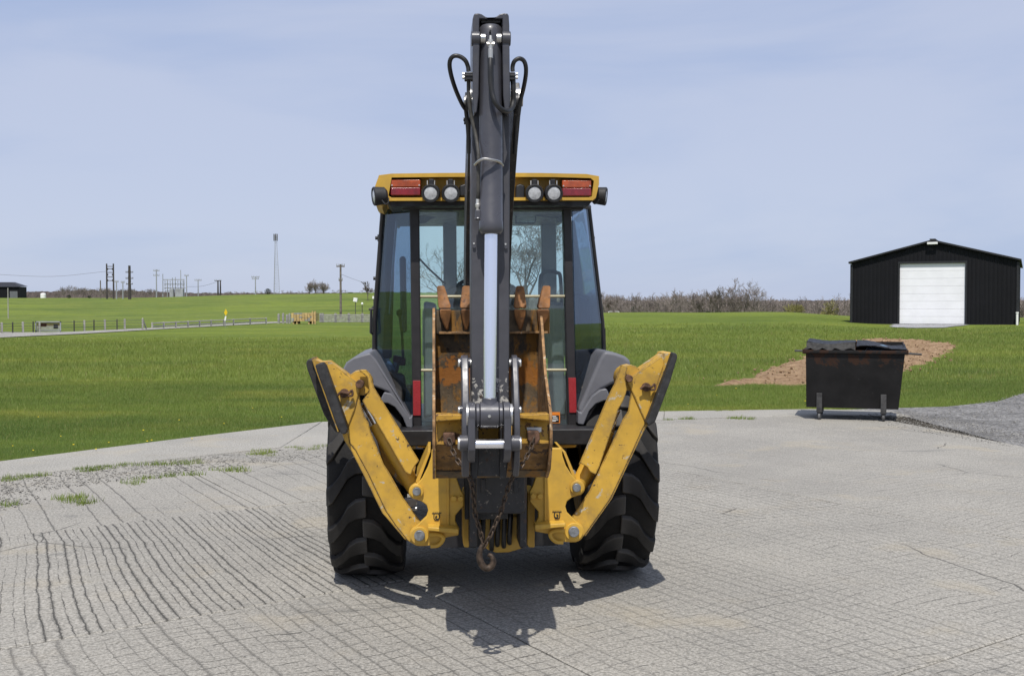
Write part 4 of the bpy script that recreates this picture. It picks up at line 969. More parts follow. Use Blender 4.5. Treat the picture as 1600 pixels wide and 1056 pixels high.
guard_r = [(970.6, 569.5), (981, 574), (977, 590), (980, 606), (978.5, 614), (974, 626), (966, 640), (963, 651), (937, 728), (931, 741.5), (922, 737), (917, 729), (906, 723), (950, 620), (962, 596)]
dark_r = [(978, 600), (960, 620), (905, 725), (915, 765), (950, 715)]
pads_r = [([(1051.5, 550.5), (1057, 552), (1059, 557), (1047, 598), (1024, 659), (1013.5, 666), (1010, 660), (1043, 575)], YS - 0.08, YS + 0.20, 'pad_rubber'),
          ([(1038, 551.5), (1050, 550), (1045, 568), (1010.5, 660), (1007.5, 656), (1036, 576)], YS - 0.02, YS + 0.20, 'yellow_worn')]
br_r = [(1041, 560), (1033, 557), (986, 590), (980, 597), (985, 606), (1008, 658)]
gus_r = [(1048, 552), (1038, 551.6), (1032, 556.5), (985, 589), (988, 594), (1034, 567), (1044, 563)]
stabiliser(leg_r, side_r, guard_r, (901.5, 762), (948, 672), (964, 640), pads_r, br_r, gus_r, [(983.8, 591.5, 5.6), (1010.5, 605, 6.8)], dark_r)
for (x, y, s) in ((1010.5, 605, 1), (537.5, 614.5, -1)):   # retaining clips on the pad pins
    B(MB().tube([P(x - 10, y + 3, YS - .045), P(x - 4, y - 2, YS - .05), P(x + 7, y, YS - .05), P(x + 12, y - 5, YS - .045), P(x + 13, y + 3, YS - .045), P(x + 6, y + 4, YS - .05)], 0.007, 6, smooth=3), 'pin_clip', 'rust')
# top knuckles of the legs
B(MB().px(arc(562, 599, 20, 110, 430, 14), YS + 0.03, YS + 0.15), 'leg_knuckle', 'yellow_worn', bevel=0.004)
B(MB().px(arc(984, 591, 21, 110, 430, 14), YS + 0.03, YS + 0.15), 'leg_knuckle', 'yellow_worn', bevel=0.004)
# small grey valve blocks and white ties behind the left frame
B(MB().px([(632, 780), (651, 779), (652, 788), (640, 793), (633, 790)], YM + 0.05, YM + 0.12).cyl(P(640, 795, YM + .06), P(652, 794, YM + .06), 0.012), 'valve_fitting', 'zinc', bevel=0.003)
B(disc(897, 738, 3, YM + 0.06, YM + 0.1, 10), 'valve_fitting', 'zinc'); B(disc(651, 745, 3, YM + 0.06, YM + 0.1, 10), 'valve_fitting', 'zinc')

# ---- boom: two curved side plates, top and bottom plates below the fork
spine = [(-1.05, 0.55), (-1.03, 0.95), (-1.02, 1.4), (-1.08, 1.85), (-1.32, 2.30), (-1.68, 2.62), (-2.02, 2.80)]
half = [0.11, 0.15, 0.18, 0.19, 0.18, 0.15, 0.09]
sp = catmull([Vector((y, z, 0)) for y, z in spine], 5); hv = catmull([Vector((h, 0, 0)) for h in half], 5)
lo = []; hi = []
for i, p in enumerate(sp):
    d = (sp[min(i + 1, len(sp) - 1)] - sp[max(i - 1, 0)]).normalized(); nn = Vector((-d.y, d.x, 0)); h = hv[i].x
    lo.append(p + nn * h); hi.append(p - nn * h)
prof = [(p.x, p.y) for p in lo] + [(p.x, p.y) for p in hi[::-1]]
bx0, bx1 = P(732.5, 200, -1.95).x, P(811, 200, -1.95).x
bm2 = MB().sx(prof, bx0, bx0 + 0.022).sx(prof, bx1 - 0.034, bx1)
kcut = int(len(sp) * 0.66)
for side_ in (lo, hi):
    strip = side_[:kcut]; v_ = []
    for p in strip: v_ += [(bx0 + 0.02, p.x, p.y), (bx1 - 0.03, p.x, p.y)]
    bm2.add(v_, [(2 * i, 2 * i + 1, 2 * i + 3, 2 * i + 2) for i in range(len(strip) - 1)])
boom = B(bm2, 'boom', 'boom', bevel=0.004)
B(MB().cyl((bx0 - 0.012, -2.02, 2.80), (bx1 + 0.012, -2.02, 2.80), 0.045), 'pin', 'steel', boom)
xc = (bx0 + bx1) / 2
dc = B(MB().cyl((xc, -0.90, 2.12), (xc, -1.55, 2.80), 0.055), 'dipper_cylinder', 'charcoal'); B(MB().cyl((xc, -1.55, 2.80), (xc, -1.98, 3.10), 0.03), 'cylinder_rod', 'chrome', dc)

# ---- dipper
YD = -2.20; YB = YD + 0.24
dip = B(MB().px([(738.5, 120), (797.5, 120), (796.5, 250), (796, 420), (795.5, 640), (792, 662), (738, 662), (736.5, 640), (736.2, 420), (736.8, 250)], YD, YB), 'dipper', 'charcoal_chipped', bevel=0.008)
for (pts) in ([(740, 24), (742, 21.3), (748, 21.2), (749, 30), (748.5, 60), (749.5, 72), (748, 150), (745, 176), (741, 178), (738.5, 150), (738.5, 30)],
              [(785.5, 30), (787, 21.2), (792, 21), (795, 23.5), (796, 40), (797, 150), (795, 178), (789, 176), (786, 150), (785, 72), (785.5, 60)]):
    B(MB().px(pts, YD - 0.10, YB), 'tail_ear', 'charcoal', dip, bevel=0.006)
B(MB().px([(741, 21.5), (748, 21), (753, 22.5), (758, 26), (763, 28.2), (770, 28.2), (776, 26), (781, 22.5), (787, 20.8), (794, 21.5), (794, 30), (741, 30)], YD - 0.05, YB, ), 'tail_saddle', 'charcoal', dip, bevel=0.005)
B(MB().px([(748, 30), (786, 30), (786, 130), (748, 130)], YD + 0.06, YB - 0.01), 'tail_web', 'charcoal', dip)
B(MB().px([(751, 31.5), (783, 31.5), (783, 36), (751, 36)], YD - 0.02, YD + 0.05), 'tail_stiffener', 'charcoal', dip, bevel=0.004)
B(MB().px([(762.5, 39.5), (778, 39), (777.5, 43.5), (762, 43)], YD + 0.045, YD + 0.058), 'paper_tag', 'white', dip)
for (x, s) in ((743, -1), (791, 1)):
    c = P(x, 61, YD - 0.08); B(MB().cyl(c - Vector((0.020, 0, 0)), c + Vector((0.020, 0, 0)), 0.034, n=20), 'pin_boss', 'charcoal', dip, bevel=0.004)
    B(MB().cyl(c - Vector((s * 0.046, 0, 0)), c - Vector((s * 0.024, 0, 0)), 0.024, n=16), 'pin', 'steel', dip)
# hinge bosses of the boom fork
for (x, s) in ((728, -1), (808, 1)):
    c = P(x, 161, -2.05); B(MB().cyl(c - Vector((s * 0.02, 0, 0)), c + Vector((s * 0.012, 0, 0)), 0.034, n=18), 'pin', 'steel', boom, bevel=0.004)
    B(MB().cyl(c - Vector((s * 0.01, 0, 0)), c + Vector((s * 0.004, 0, 0)), 0.05, n=20), 'pin_boss', 'boom', boom)
# bucket cylinder
YC = YD - 0.085
YC0 = YC
cyl = MB(); top = P(766.5, 45, YC + 0.05); bot = P(767.2, 362, YC - 0.01); ax = (bot - top); L = ax.length
sc_ = (5.3 / 1735.0)
r36 = 18.2 * (7.5 + YC) / 1735.0
cyl.lathe(top, ax, [(-0.01, r36 * 0.80), (0.0, r36 * 0.96), (0.02, r36 * 1.06), (0.085, r36 * 1.06), (0.10, r36), (0.105, r36 * 1.015), (0.11, r36), (L - 0.05, r36), (L - 0.045, r36 * 1.03), (L - 0.012, r36 * 1.04), (L, r36 * 0.98), (L + 0.012, r36 * 0.80)], 40)
bc = B(cyl, 'bucket_cylinder', 'charcoal')
rr = 10.1 * (7.5 + YC) / 1735.0
B(MB().cyl(P(767.3, 355, YC - 0.009), P(765, 626, YC - 0.06), rr, n=32), 'cylinder_rod', 'chrome', bc)
YC = YC0 - 0.06
eye = P(764.3, 648, YC)
B(MB().lathe(P(765, 621, YC), (0, 0, -1), [(0, rr * 1.0), (0.004, rr * 1.12), (0.02, rr * 1.15), (0.035, rr * 1.35), (0.05, rr * 1.45)], 28).cyl(eye - Vector((0.043, 0, 0)), eye + Vector((0.043, 0, 0)), 0.062, n=28), 'rod_eye', 'charcoal', bc, bevel=0.004)
B(MB().cyl(eye + Vector((-0.002, -0.066, 0)), eye + Vector((-0.002, -0.050, 0)), 0.007, n=10), 'grease_fitting', 'steel', bc)
for s in (-1, 1):
    B(MB().cyl(eye + Vector((s * 0.045, 0, 0)), eye + Vector((s * 0.062, 0, 0)), 0.056, n=26), 'spacer', 'charcoal', bc, bevel=0.003)
    B(MB().cyl(eye + Vector((s * 0.064, 0, 0)), eye + Vector((s * 0.096, 0, 0)), 0.060, n=26), 'link_boss', 'charcoal', bc, bevel=0.005)
    B(MB().cyl(eye + Vector((s * 0.097, 0, 0)), eye + Vector((s * 0.107, 0, 0)), 0.052, n=22), 'washer', 'steel', bc)
    # bucket link, from the rod eye down to the bucket pin
    x0, x1 = eye.x + s * 0.066, eye.x + s * 0.100
    z1 = P(764, 694, YC).z; z2 = P(764, 748, YC).z
    B(MB().sx([(YC - 0.058, eye.z), (YC - 0.062, z1 - .02), (YC - 0.03, z1 - 0.06), (YC + 0.03, z1 - 0.09), (YC + 0.12, z1 - 0.06), (YC + 0.10, z1 + 0.05), (YC + 0.06, eye.z)], x0, x1), 'bucket_link', 'charcoal', bevel=0.006)
bp = P(764, 693.5, YC)
B(MB().cyl(bp - Vector((0.10, 0, 0)), bp + Vector((0.10, 0, 0)), 0.022, n=22), 'bucket_pin', 'chrome')
# curved guide links on both sides
for (xa, xb, xm) in ((719.5, 733.5, -1), (798.5, 810.5, 1)):
    x0 = P(xa, 640, YD).x; x1 = P(xb, 640, YD).x
    zt, zb = P(764, 555, YD).z, P(764, 742, YD).z
    pf = [(YD + 0.10, zt - 0.02), (YD + 0.06, zt), (YD + 0.01, zt - 0.01), (YD - 0.03, zt - 0.06), (YD - 0.10, zt - 0.20), (YD - 0.14, (zt + zb) / 2), (YD - 0.145, zb + 0.20), (YD - 0.12, zb + 0.06), (YD - 0.06, zb), (YD + 0.02, zb + 0.01),
          (YD + 0.05, zb + 0.07), (YD + 0.0, zb + 0.20), (YD - 0.01, (zt + zb) / 2), (YD + 0.05, zt - 0.18), (YD + 0.10, zt - 0.08)]
    gl_ = B(MB().sx(pf, x0 + .004, x1 - .004), 'guide_link', 'charcoal', bevel=0.007)
    for (py_, rr_, yy) in ((567, 0.020, YD + 0.03), (640, 0.016, YD - 0.10), (692, 0.030, YC)):
        c = P((xa + xb) / 2, py_, yy); hw = abs(x1 - x0) / 2
        B(MB().cyl(c - Vector((hw + 0.012, 0, 0)), c + Vector((hw + 0.012, 0, 0)), rr_, n=18), 'pin', 'steel', gl_, bevel=0.004)
        B(MB().cyl(c - Vector((hw + 0.003, 0, 0)), c + Vector((hw + 0.003, 0, 0)), rr_ * 1.25, n=18), 'pin_boss', 'charcoal', gl_)
B(MB().px([(746, 700), (782, 700), (784, 744), (745, 744)], YD + 0.02, YD + 0.10), 'bucket_ear_web', 'boom', bevel=0.004)
for (a, b) in ((736, 747.5), (781.5, 793)):
    B(MB().px([(a, 656), (b, 656), (b + 1, 720), (b - 2, 748), (a - 1, 748)], YD + 0.005, YD + 0.14), 'bucket_ear', 'boom', bevel=0.006)
B(MB().px([(744, 744), (821, 743), (821, 800), (815, 803), (748, 803), (744, 798)], -1.36, -1.02), 'boom_base', 'boom', bevel=0.015)
B(MB().px([(752, 748), (758, 748), (758, 770), (752, 770)], -1.375, -1.355).px([(803, 748), (809, 748), (809, 770), (803, 770)], -1.375, -1.355), 'base_rib', 'boom', bevel=0.004)

# ---- bucket, curled up with its mouth towards the dipper
YBK = -2.06                                       # its yellow back plate, nearest the camera
bl, br_ = P(677, 700, YBK).x, P(861.5, 700, YBK).x
zr = P(764, 652, YBK).z; zb = P(764, 737, YBK).z; zl = P(764, 494, -1.50).z
inner_prof = [(-1.50, zl), (-1.47, zl - 0.20), (-1.45, zr + 0.05), (-1.47, zr - 0.15), (-1.55, zb + 0.03), (-1.70, zb - 0.05), (-1.84, zb - 0.045), (-1.92, zb - 0.0)]
bk = MB()
tp = [(y, z) for y, z in inner_prof]; th = 0.016
outp = [(-1.485, zl), (-1.452, zl - 0.20), (-1.432, zr + 0.05), (-1.452, zr - 0.16), (-1.54, zb + 0.015), (-1.70, zb - 0.068), (-1.845, zb - 0.062), (-1.93, zb - 0.016)]
bk.sx(tp + outp[::-1], bl + 0.012, br_ - 0.012)
bucket = B(bk, 'bucket', 'bucket_in')
back = B(MB().sx([(-2.05, zr), (-2.065, zr - 0.03), (-2.07, zb + 0.135), (-2.045, zb + 0.145), (-2.04, zr - 0.02)], bl + 0.013, br_ - 0.013), 'back_plate', 'yellow_rust', bucket, bevel=0.004)
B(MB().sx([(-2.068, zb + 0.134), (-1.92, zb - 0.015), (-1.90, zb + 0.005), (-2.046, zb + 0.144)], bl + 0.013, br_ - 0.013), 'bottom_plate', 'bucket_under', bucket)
B(MB().px([(681, 647), (721, 648), (721, 656), (681, 659)], YBK - 0.07, YBK + 0.02), 'stiffener', 'yellow_rust', bucket, bevel=0.006)
B(MB().px([(812, 648), (858, 646), (858, 658), (812, 654)], YBK - 0.07, YBK + 0.02), 'stiffener', 'yellow_rust', bucket, bevel=0.006)
sidep = [(-1.50, zl + 0.045), (-1.60, zl - 0.02), (-1.80, zr + 0.20), (-2.055, zr + 0.03), (-2.085, zr - 0.05), (-2.085, zb + 0.13), (-2.00, zb + 0.0), (-1.88, zb - 0.06), (-1.70, zb - 0.08), (-1.53, zb + 0.0), (-1.445, zr - 0.16), (-1.425, zr + 0.05), (-1.445, zl - 0.1)]
for (x0, x1, sgn) in ((bl - 0.004, bl + 0.011, -1), (br_ - 0.011, br_ + 0.004, 1)):
    B(MB().sx(sidep, x0, x1), 'side_plate', 'edge', bucket, bevel=0.003)
lipx = [(682, 485), (859, 484), (859, 521), (682, 522)]
B(MB().px(lipx, -1.515, -1.488), 'lip', 'bucket_in', bucket, bevel=0.003)
B(MB().px([(686, 518), (856, 517.5), (856, 521), (686, 522)], -1.53, -1.516), 'lip_weld', 'edge', bucket, bevel=0.002)
for (x0t, x1t, x0b, x1b, mid0, mid1, xb0, xb1) in ((682.5, 695, 685, 704.5, 687, 705, 696, 701), (722.5, 735.5, 719, 738, 720.5, 737, 726, 731), (764, 776, 761, 779, 762, 778, 768, 772), (806.5, 819, 804.5, 823, 804, 822, 811, 816), (848, 860.5, 841, 859.5, 839.5, 858.5, 843, 848)):
    f_ = [P(x0t, 449, -1.50), P(x0t + 1.5, 446.5, -1.50), P(x1t - 1.5, 446.5, -1.50), P(x1t, 449, -1.50), P(x1b, 478, -1.56), P(x1b - 1, 482, -1.56), P(x0b + 1, 482, -1.56), P(x0b, 478, -1.56)]
    k_ = [p + Vector((0, 0.035 if i < 4 else 0.10, 0)) for i, p in enumerate(f_)]
    tt = MB().prism(f_, k_); t_o = B(tt, 'tooth', 'tooth', bucket, bevel=0.007, segs=3)
    f_ = [P(mid0, 483, -1.565), P(mid1, 483, -1.565), P(mid1 - 1, 495, -1.575), P(xb1, 514, -1.54), P((xb0 + xb1) / 2, 517, -1.53), P(xb0, 514, -1.54), P(mid0 + 1, 495, -1.575)]
    k_ = [Vector((p.x, -1.51, p.z)) for p in f_]
    B(MB().prism(f_, k_), 'tooth_adapter', 'tooth', bucket, bevel=0.008, segs=3)
# rusty chain lugs welded to the back plate, white sticker
for (x, y) in ((702, 690), (834, 687)):
    lug = B(MB().px([(x - 10, y - 14), (x + 9, y - 14), (x + 10, y + 2), (x + 4, y + 8), (x - 4, y + 8), (x - 9, y + 2)], YBK - 0.055, YBK - 0.008), 'chain_lug', 'rust', bucket, bevel=0.01)
B(MB().px([(823, 667.5), (846, 667.5), (846, 674), (841, 676), (824, 675)], YBK - 0.013, YBK - 0.0105), 'sticker', 'white', bucket)

# ---- hydraulic hoses and clamps
YC = YC0 + 0.012
def hose(pts, r, mat='rubber', yl=None, par=root, name='hose', sm=6):
    return B(MB().tube([P(a, b, c) for a, b, c in pts], r, 10, smooth=sm), name, mat, par)
hose([(732, 112, YD - .06), (731, 104, YD - .06), (727, 95, YD - .07), (719, 89, YD - .07), (710, 87.8, YD - .07), (704, 93, YD - .06), (702.5, 104, YD - .04), (706, 122, YD), (713, 143, YD + .06), (722, 163, YD + .10), (728, 172, YD + .14)], 0.0105)
hose([(801, 112, YD - .06), (801, 104, YD - .06), (804, 96, YD - .07), (811, 92, YD - .07), (818, 95, YD - .06), (821.5, 104, YD - .05), (821.5, 118, YD - .02), (818, 138, YD + .04), (813, 158, YD + .08), (810, 180, YD + .1)], 0.0105)
hose([(766.5, 92, YC - .075), (766, 105, YC - .085), (766.5, 125, YC - .085), (769, 145, YC - .085), (774, 160, YC - .09), (782, 170, YC - .08), (791, 174, YC - .05), (799, 170, YC), (802, 158, YD - .05), (802, 140, YD - .06), (801.5, 122, YD - .06)], 0.0125)
hose([(732, 122, YD - .06), (732, 140, YD - .05), (733, 160, YD - .05), (737, 185, YD - .05), (743, 210, YD - .06), (747, 235, YC - .03), (748, 250, YC - .045), (747.5, 270, YC - .04), (747, 300, YC - .03), (746.5, 311, YC - .02)], 0.0088, 'oldhose')
hose([(809, 180, YD + .1), (806, 200, YD + .13), (804, 240, YD + .2)], 0.0105); hose([(728, 172, YD + .14), (731, 200, YD + .16), (733, 240, YD + .2)], 0.0105)
fit = MB().lathe(P(766.5, 56, YC - 0.064), (0, 0, -1), [(0, .006), (.02, .008), (.02, .013), (.035, .013), (.036, .010), (.06, .010), (.062, .012), (.115, .0115)], 12)
B(fit.cyl(P(766.5, 69, YC - .07), P(766.5, 69, YC - .05), 0.017, n=10).cyl(P(760.5, 69, YC - .066), P(772.5, 69, YC - .066), 0.009, n=8), 'hose_fitting', 'zinc')
B(disc(766.3, 48.5, 1.6, YC - r36 * 1.1, YC, 10), 'port_plug', 'black')
B(MB().lathe(P(746.5, 308, YC - .02), (0, 0, -1), [(0, .0085), (.03, .009), (.033, .012), (.045, .012), (.05, .008), (.075, .008), (.10, .014)], 12), 'hose_fitting', 'zinc')
B(MB().box(P(748, 336, YC - .01), (0.034, 0.045, 0.045)).cyl(P(750, 340, YC - .01), P(758, 340, YC - .04), 0.013, n=12), 'port_block', 'charcoal', bevel=0.004)
for (x, s) in ((734, -1), (798, 1)):                 # hose clamps at the dipper tail
    B(MB().px([(x - 8, 113), (x + 7, 113), (x + 7, 125), (x - 8, 125)], YD - 0.085, YD - 0.035), 'hose_clamp', 'black', bevel=0.004)
    B(MB().px([(x - 8, 117), (x + 8, 117), (x + 8, 119), (x - 8, 119)], YD - 0.09, YD - 0.03), 'clamp_strap', 'boom', bevel=0.002)
    for q in (116, 121.5):
        for e in (-10, 9.5): B(MB().cyl(P(x + e - 1.5, q, YD - .06), P(x + e + 1.5, q, YD - .06), 0.008, n=8), 'clamp_bolt', 'zinc')
B(MB().tube([P(742, 258, YC - .03), P(748, 252, YC - .075), P(756, 248.5, YC - .09), (P(768, 250, YC - .085)), P(780, 253, YC - .05), P(785.5, 259, YC)], 0.0065, 8, smooth=4), 'band_clamp', 'steel')
for (x, y) in ((741, 385), (790.5, 386)):
    B(disc(x, y, 2.6, YD - 0.012, YD, 10), 'bolt', 'charcoal', dip); B(disc(x - .5, y - 4.5, 1.5, YD - 0.008, YD, 8), 'bolt', 'zinc', dip)
for (x, y) in ((726, 187), (727, 192)): B(MB().cyl(P(x - 2, y, -2.0), P(x + 6, y, -2.0), 0.009, n=8), 'bolt', 'black', boom)

# ---- chain with hook, hung from the two lugs of the bucket (a thing of its own)
chain = empty('tow_chain', MM @ P(758, 862, -2.14), MYAW)
tag(chain, 'rusty tow chain with grab hook hanging from the digging bucket', 'chain')
CO = MI @ chain.location
def link_mesh(): 
    a, b, r = 0.0185, 0.0085, 0.0047
    pts = [Vector((0, b * math.cos(t), 0)) + Vector((a - b, 0, 0)) * 0 for t in ()]
    pts = []
    for k in range(6): t = -math.pi / 2 + math.pi * k / 5; pts.append(Vector((a - b + b * math.cos(t), b * math.sin(t), 0)))
    for k in range(6): t = math.pi / 2 + math.pi * k / 5; pts.append(Vector((-(a - b) + b * math.cos(t), b * math.sin(t), 0)))
    return MB().tube(pts, r, 6, closed=True)
link0 = None
def chain_run(pts):
    global link0
    path = catmull([P(*q) for q in pts], 10); step = 0.0275; out = []; acc = 0.0; last = path[0]; out.append((path[0], (path[1] - path[0]).normalized()))
    for q in path[1:]:
        seg = (q - last).length
        while acc + seg >= step:
            t = (step - acc) / seg; last = last + (q - last) * t; seg = (q - last).length; acc = 0.0
            out.append((last.copy(), (q - last).normalized() if seg > 1e-5 else out[-1][1]))
        acc += seg; last = q
    for k, (p, d) in enumerate(out):
        if link0 is None: link0 = link_mesh().build('link', M['chain'], chain); o = link0
        else: o = link0.copy(); COL.objects.link(o); o.parent = chain
        qd = d.to_track_quat('X', 'Z'); qd = qd @ Matrix.Rotation(R(45 + 90 * (k % 2)), 3, 'X').to_quaternion()
        o.rotation_mode = 'QUATERNION'; o.rotation_quaternion = qd; o.location = p - CO
chain_run([(703, 690, -2.125), (708, 705, -2.14), (717, 722, -2.17), (728, 735, -2.20), (736, 752, -2.22), (740, 778, -2.19), (742, 802, -2.16), (749, 825, -2.15), (755, 848, -2.145)])
chain_run([(833, 688, -2.125), (827, 705, -2.14), (818, 722, -2.16), (806, 738, -2.19), (796, 756, -2.19), (789, 778, -2.17), (783, 798, -2.16), (775, 816, -2.15), (766, 836, -2.145), (757, 852, -2.145)])
hk = [P(756, 848, -2.145), P(751, 858, -2.145), P(749, 868, -2.145), P(752, 880, -2.145), P(759, 887, -2.145), P(767, 885, -2.145), P(771, 877, -2.145), P(768, 869, -2.145), P(763, 866, -2.145)]
hp = catmull(hk, 5)
B(MB().tube([p - CO for p in hp], [0.010 + 0.007 * math.sin(math.pi * min(1, i / len(hp) * 1.05)) for i in range(len(hp))], 10), 'hook', 'chain', chain)

# ---- red and silver bits lying behind the left quarter window
kit = empty('grease_gun', MM @ P(616, 590, 0.02), MYAW); KO = MI @ kit.location
tag(kit, 'red and silver grease gun stowed behind the left cab window', 'tool')
B(MB().cyl(P(615, 588, 0) - KO, P(620, 566, 0) - KO, 0.022, n=16), 'barrel', 'steel', kit); B(MB().cyl(P(620, 566, 0) - KO, P(622, 556, 0) - KO, 0.03, n=16), 'red_cap', 'redplastic', kit)
B(MB().box(P(628, 565, 0.02) - KO, (0.05, 0.04, 0.05)), 'pump_head', 'redplastic', kit, bevel=0.008); B(MB().tube([P(606, 566, 0) - KO, P(612, 570, -.02) - KO, P(616, 578, -.02) - KO], 0.012, 8), 'lever', 'white', kit)

# ================================================================== DUMPSTER
M['dump'] = paint('dumpster_steel', (0.0085, 0.008, 0.008), 0.6, spec=0.25, var=0.3, vs_=2.5, chips=[((0.030, 0.014, 0.008), 0.62, 3.0, 0.45, 1.15), ((0.03, 0.03, 0.03), 0.66, 22, 0, None)], bump=0.35, bscale=12)
M['lid'] = paint('black_lid_plastic', (0.009, 0.009, 0.010), 0.5, spec=0.3, var=0.2, bump=0.3, bscale=15)
M['caster'] = paint('caster_grey', (0.10, 0.10, 0.10), 0.6, var=0.3, bump=0.2)
M['legsteel'] = paint('scraped_leg_steel', (0.045, 0.044, 0.043), 0.55, var=0.4, vs_=8, bump=0.3)
dl = Vector((4.66, 17.55, 0)); drz = R(-18)
dump = empty('dumpster', dl, drz)
tag(dump, 'black rusty steel dumpster on casters with sagging lids at the lot edge', 'dumpster')
DB_ = lambda m, name, mat, par=dump, **kw: m.build(name, M[mat], par, **kw)
zb_, zt_ = 0.19, 1.09; LW0, LW1 = 1.38, 1.47; DP = 0.95
def wall4(pts, th, inward): return MB().ex(pts, Vector(inward) * th)
body = MB()
body.prism([(0, 0, zb_), (LW0, 0, zb_), (LW1, -0.06, zt_), (-0.01, -0.06, zt_)], [(0, 0.02, zb_), (LW0, 0.02, zb_), (LW1, -0.04, zt_), (-0.01, -0.04, zt_)])
body.prism([(0, DP, zb_), (LW0, DP, zb_), (LW1, DP, zt_ + .12), (-0.01, DP, zt_ + .12)], [(0, DP + .02, zb_), (LW0, DP + .02, zb_), (LW1, DP + .02, zt_ + .12), (-0.01, DP + .02, zt_ + .12)])
body.prism([(0, 0.021, zb_), (0, DP - .001, zb_), (-0.01, DP - .001, zt_ + .12), (-0.01, -0.039, zt_)], [(0.02, 0.021, zb_), (0.02, DP - .001, zb_), (0.01, DP - .001, zt_ + .12), (0.01, -0.039, zt_)])
body.prism([(LW0 - .02, 0.021, zb_), (LW0 - .02, DP - .001, zb_), (LW1 - .02, DP - .001, zt_ + .12), (LW1 - .02, -0.039, zt_)], [(LW0, 0.021, zb_), (LW0, DP - .001, zb_), (LW1, DP - .001, zt_ + .12), (LW1, -0.039, zt_)])
body.box((LW0 / 2, DP / 2, zb_ + 0.012), (LW0 - .05, DP - .05, 0.02))
DB_(body, 'body', 'dump', bevel=0.004)
DB_(MB().box((LW1 / 2, -0.07, zt_ - 0.015), (LW1 + 0.05, 0.055, 0.05)), 'front_rim', 'dump', bevel=0.008)
for s, x in ((-1, -0.035), (1, LW1 + 0.02)):
    DB_(MB().box((x, DP / 2 - 0.02, zt_ - 0.02), (0.06, DP - 0.05, 0.07)), 'lift_sleeve', 'dump', bevel=0.006)
DB_(MB().cyl((-0.20, 0.25, zt_ - 0.02), (-0.006, 0.25, zt_ - 0.02), 0.016, n=10), 'lift_rod', 'legsteel'); DB_(MB().cyl((LW1 + 0.052, 0.02, zt_ - 0.035), (LW1 + 0.24, 0.02, zt_ - 0.045), 0.016, n=10), 'lift_rod', 'legsteel')
def lid(x0, x1, edge, sag, seed):
    r = random.Random(seed); nx_, ny_ = 14, 10; m = MB(); top_ = []; 
    for j in range(ny_ + 1):
        for i in range(nx_ + 1):
            u = i / nx_; v = j / ny_; x = x0 + (x1 - x0) * u; y = -0.03 + (DP + 0.02) * v
            z = edge(u, v) + sag * math.sin(math.pi * u) * (1 - v) + r.uniform(-0.006, 0.006)
            top_.append((x, y, z))
    n = nx_ + 1; N = len(top_)
    m.add(top_ + [(x, y, z - 0.014) for x, y, z in top_], [(j * n + i, j * n + i + 1, (j + 1) * n + i + 1, (j + 1) * n + i) for j in range(ny_) for i in range(nx_)] + [(N + j * n + i, N + (j + 1) * n + i, N + (j + 1) * n + i + 1, N + j * n + i + 1) for j in range(ny_) for i in range(nx_)] +
          [(i, N + i, N + i + 1, i + 1) for i in range(nx_)] + [(j * n, (j + 1) * n, N + (j + 1) * n, N + j * n) for j in range(ny_)] + [(j * n + nx_, N + j * n + nx_, N + (j + 1) * n + nx_, (j + 1) * n + nx_) for j in range(ny_)] + [(ny_ * n + i, ny_ * n + i + 1, N + ny_ * n + i + 1, N + ny_ * n + i) for i in range(nx_)])
    return m
DB_(lid(0.0, 0.735, lambda u, v: zt_ + 0.125 + 0.015 * math.cos(7 * u) + 0.03 * (1 - u) * v, -0.012, 2), 'lid', 'lid', ang=60)
sk = MB(); rs = random.Random(3)
top_e = [(0.0 + 0.735 * k / 12, -0.034, zt_ + 0.118 + 0.015 * math.cos(7 * k / 12)) for k in range(13)]
bot_e = [(x, -0.075, zt_ + 0.022 + 0.018 * math.sin(k * 1.9) + rs.uniform(-.008, .008)) for k, (x, y, z) in enumerate(top_e)]
sk.prism(top_e + bot_e[::-1], [(x, y + 0.016, z) for x, y, z in top_e + bot_e[::-1]])
DB_(sk, 'lid_skirt', 'lid', ang=50)
DB_(lid(0.75, 1.49, lambda u, v: zt_ + 0.045 + 0.075 * v * (1 - 0.4 * u) + 0.03 * math.sin(5 * u + 1), 0.035, 6), 'lid', 'lid', ang=60)
bag = MB(); bag.lathe((1.12, 0.42, zt_ - 0.25), (0, 0, 1), [(0, .12), (.08, .24), (.2, .28), (.27, .22), (.315, .09), (.33, .03)], 14)
bag.v = [(x + 0.03 * mnoise.noise((x * 9, y * 9, z * 9)), y + 0.03 * mnoise.noise((x * 9, y * 9, z * 9 + 4)), z + 0.02 * mnoise.noise((x * 8, y * 8, z * 8 + 9))) for x, y, z in bag.v]
M['bagblue'] = paint('blue_grey_bag', (0.10, 0.16, 0.22), 0.45, var=0.2)
tag(bag.build('rubbish_bag', M['bagblue'], None), 'blue-grey rubbish bag showing under the right dumpster lid', 'bag')
bpy.data.objects['rubbish_bag'].location = dl; bpy.data.objects['rubbish_bag'].rotation_euler = (0, 0, drz)
